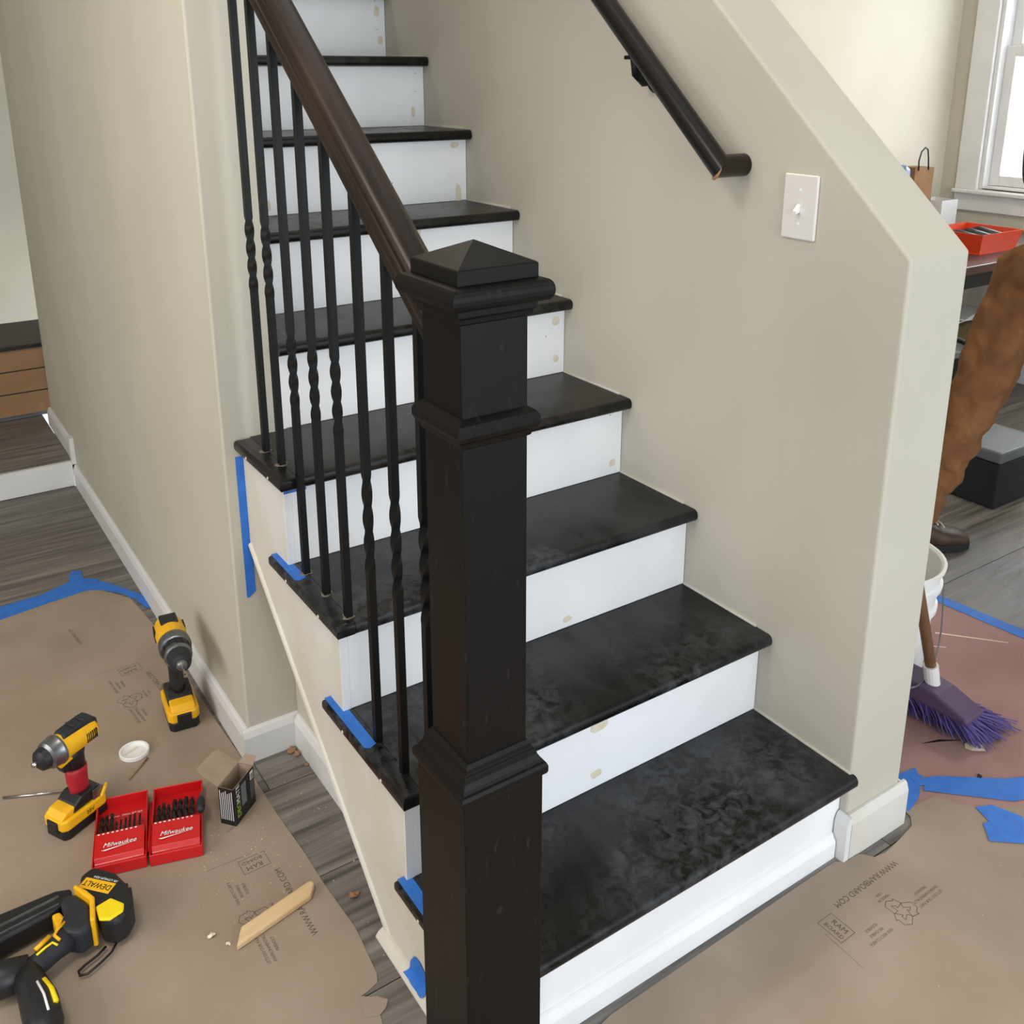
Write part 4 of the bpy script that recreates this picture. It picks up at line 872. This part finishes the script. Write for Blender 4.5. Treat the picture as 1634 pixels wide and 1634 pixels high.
N = [(bp_(.11, 0, 1.0), (.155, .115)), (bp_(.12, 0, 1.15), (.15, .11)), (bp_(.15, 0, 1.30), (.165, .115)), (bp_(.165, 0, 1.42), (.13, .09)), (bp_(.185, 0, 1.49), (.06, .06)),
     (bp_(.165, .17, 1.40), (.065, .065)), (bp_(.14, .23, 1.26), (.055, .055)), (bp_(.16, .25, 1.12), (.046, .046)),
     (bp_(.165, -.17, 1.40), (.065, .065)), (bp_(.18, -.23, 1.26), (.055, .055)), (bp_(.28, -.24, 1.16), (.046, .046))]
skin_obj('shirt', N, [(0, 1), (1, 2), (2, 3), (3, 4), (3, 5), (5, 6), (6, 7), (3, 8), (8, 9), (9, 10)], M['shirt'], ps)
def arm(pts, hand_dir):
    N = [(p, r) for p, r in pts]
    skin_obj('forearm', N, [(i, i + 1) for i in range(len(N) - 1)], M['skin'], ps)
    w = pts[-1][0]; d = Vector(hand_dir).normalized(); s = d.cross(Lf).normalized()
    pn = [(w, .020), (w + d * .04, (.018, .034)), (w + d * .085, (.014, .036))]
    skin_obj('palm', pn, [(0, 1), (1, 2)], M['skin'], ps)
    side = d.cross(Vector((0, 0, 1))); side = side.normalized() if side.length > .1 else F
    for k, (o_, L_) in enumerate(((-.028, .060), (-.010, .072), (.009, .068), (.027, .055))):
        base = w + d * .085 + F * o_; mid = base + d * L_ * .5 + Lf * .006; tip = mid + d * L_ * .4 + Lf * .018
        skin_obj('finger', [(base, .0095), (mid, .0085), (tip, .007)], [(0, 1), (1, 2)], M['skin'], ps, sub=1)
    base = w + d * .03 + F * .03
    skin_obj('thumb', [(base, .012), (base + d * .03 + F * .022, .010), (base + d * .055 + F * .026, .008)], [(0, 1), (1, 2)], M['skin'], ps, sub=1)
arm([(bp_(.155, .25, 1.16), .040), (bp_(.18, .26, 1.02), .036), (bp_(.215, .26, .90), .027)], (F * .25 + Vector((0, 0, -1))))
arm([(bp_(.26, -.24, 1.18), .040), (bp_(.36, -.235, 1.11), .036), (bp_(.46, -.22, 1.05), .027)], (F + Vector((0, 0, -.4))))
hc = bp_(.225, 0, 1.655)
HTm = Matrix(((F.x, Lf.x, 0, hc.x), (F.y, Lf.y, 0, hc.y), (0, 0, 1, hc.z), (0, 0, 0, 1))) @ Matrix.Rotation(math.radians(14), 4, 'Y')
vs = []; fs = []; NU, NV = 24, 16
for i in range(NV + 1):
    ph = math.pi * i / NV
    for j in range(NU):
        th = 2 * math.pi * j / NU; z = math.cos(ph); r = math.sin(ph)
        x = r * math.cos(th); y_ = r * math.sin(th)
        sx_, sy_ = .100, .076
        if z < 0: sy_ *= 1 + .25 * z; sx_ *= 1 + .12 * z
        px_, py_, pz_ = x * sx_, y_ * sy_, z * .118
        if x > .85 and -.25 < z < .12: px_ += .020 * (1 - abs(z + .07) / .19) * max(0, 1 - abs(y_) * 5)
        vs.append(HTm @ Vector((px_, py_, pz_)))
for i in range(NV):
    for j in range(NU): fs.append((i * NU + j, i * NU + (j + 1) % NU, (i + 1) * NU + (j + 1) % NU, (i + 1) * NU + j))
head = mesh('head', vs, fs, M['skin'], ps, True)
skin_obj('neck', [(bp_(.185, 0, 1.46), .056), (bp_(.205, 0, 1.58), .052)], [(0, 1)], M['skin'], ps, sub=1)
for s in (-1, 1):
    B().lathe([(.001, -.008), (.012, -.004), (.0125, .004), (.001, .008)], 12, HTm @ Matrix.Translation((.083, s * .03, .0)) @ Matrix.Rotation(math.pi / 2, 4, 'Y')).obj('eye', M['white'], head, smooth=True)
    B().lathe([(.001, -.004), (.006, -.002), (.001, .003)], 10, HTm @ Matrix.Translation((.093, s * .03, .0)) @ Matrix.Rotation(math.pi / 2, 4, 'Y')).obj('iris', M['dark'], head)
    B().tube([HTm @ Vector(v) for v in ((.0, s * .074, .022), (-.014, s * .084, .010), (-.012, s * .082, -.015), (.002, s * .074, -.026))], .007, 8).obj('ear', M['skin'], head, smooth=True)
B().tube([HTm @ Vector(v) for v in ((.089, -.022, -.058), (.097, 0, -.056), (.089, .022, -.058))], .005, 8).obj('mouth', M['dred'], head, smooth=True)
hv = []; hf = []
for i in range(9):
    ph = math.pi * .56 * i / 8
    for j in range(NU):
        th = 2 * math.pi * j / NU; fr = max(0, math.cos(th)); p2 = ph * (1 - .38 * fr)
        hv.append(HTm @ Vector((math.sin(p2) * math.cos(th) * .108 - .003, math.sin(p2) * math.sin(th) * .083, math.cos(p2) * .127)))
for i in range(8):
    for j in range(NU): hf.append((i * NU + j, i * NU + (j + 1) % NU, (i + 1) * NU + (j + 1) % NU, (i + 1) * NU + j))
mesh('hair', hv, hf, M['hair'], ps, True)
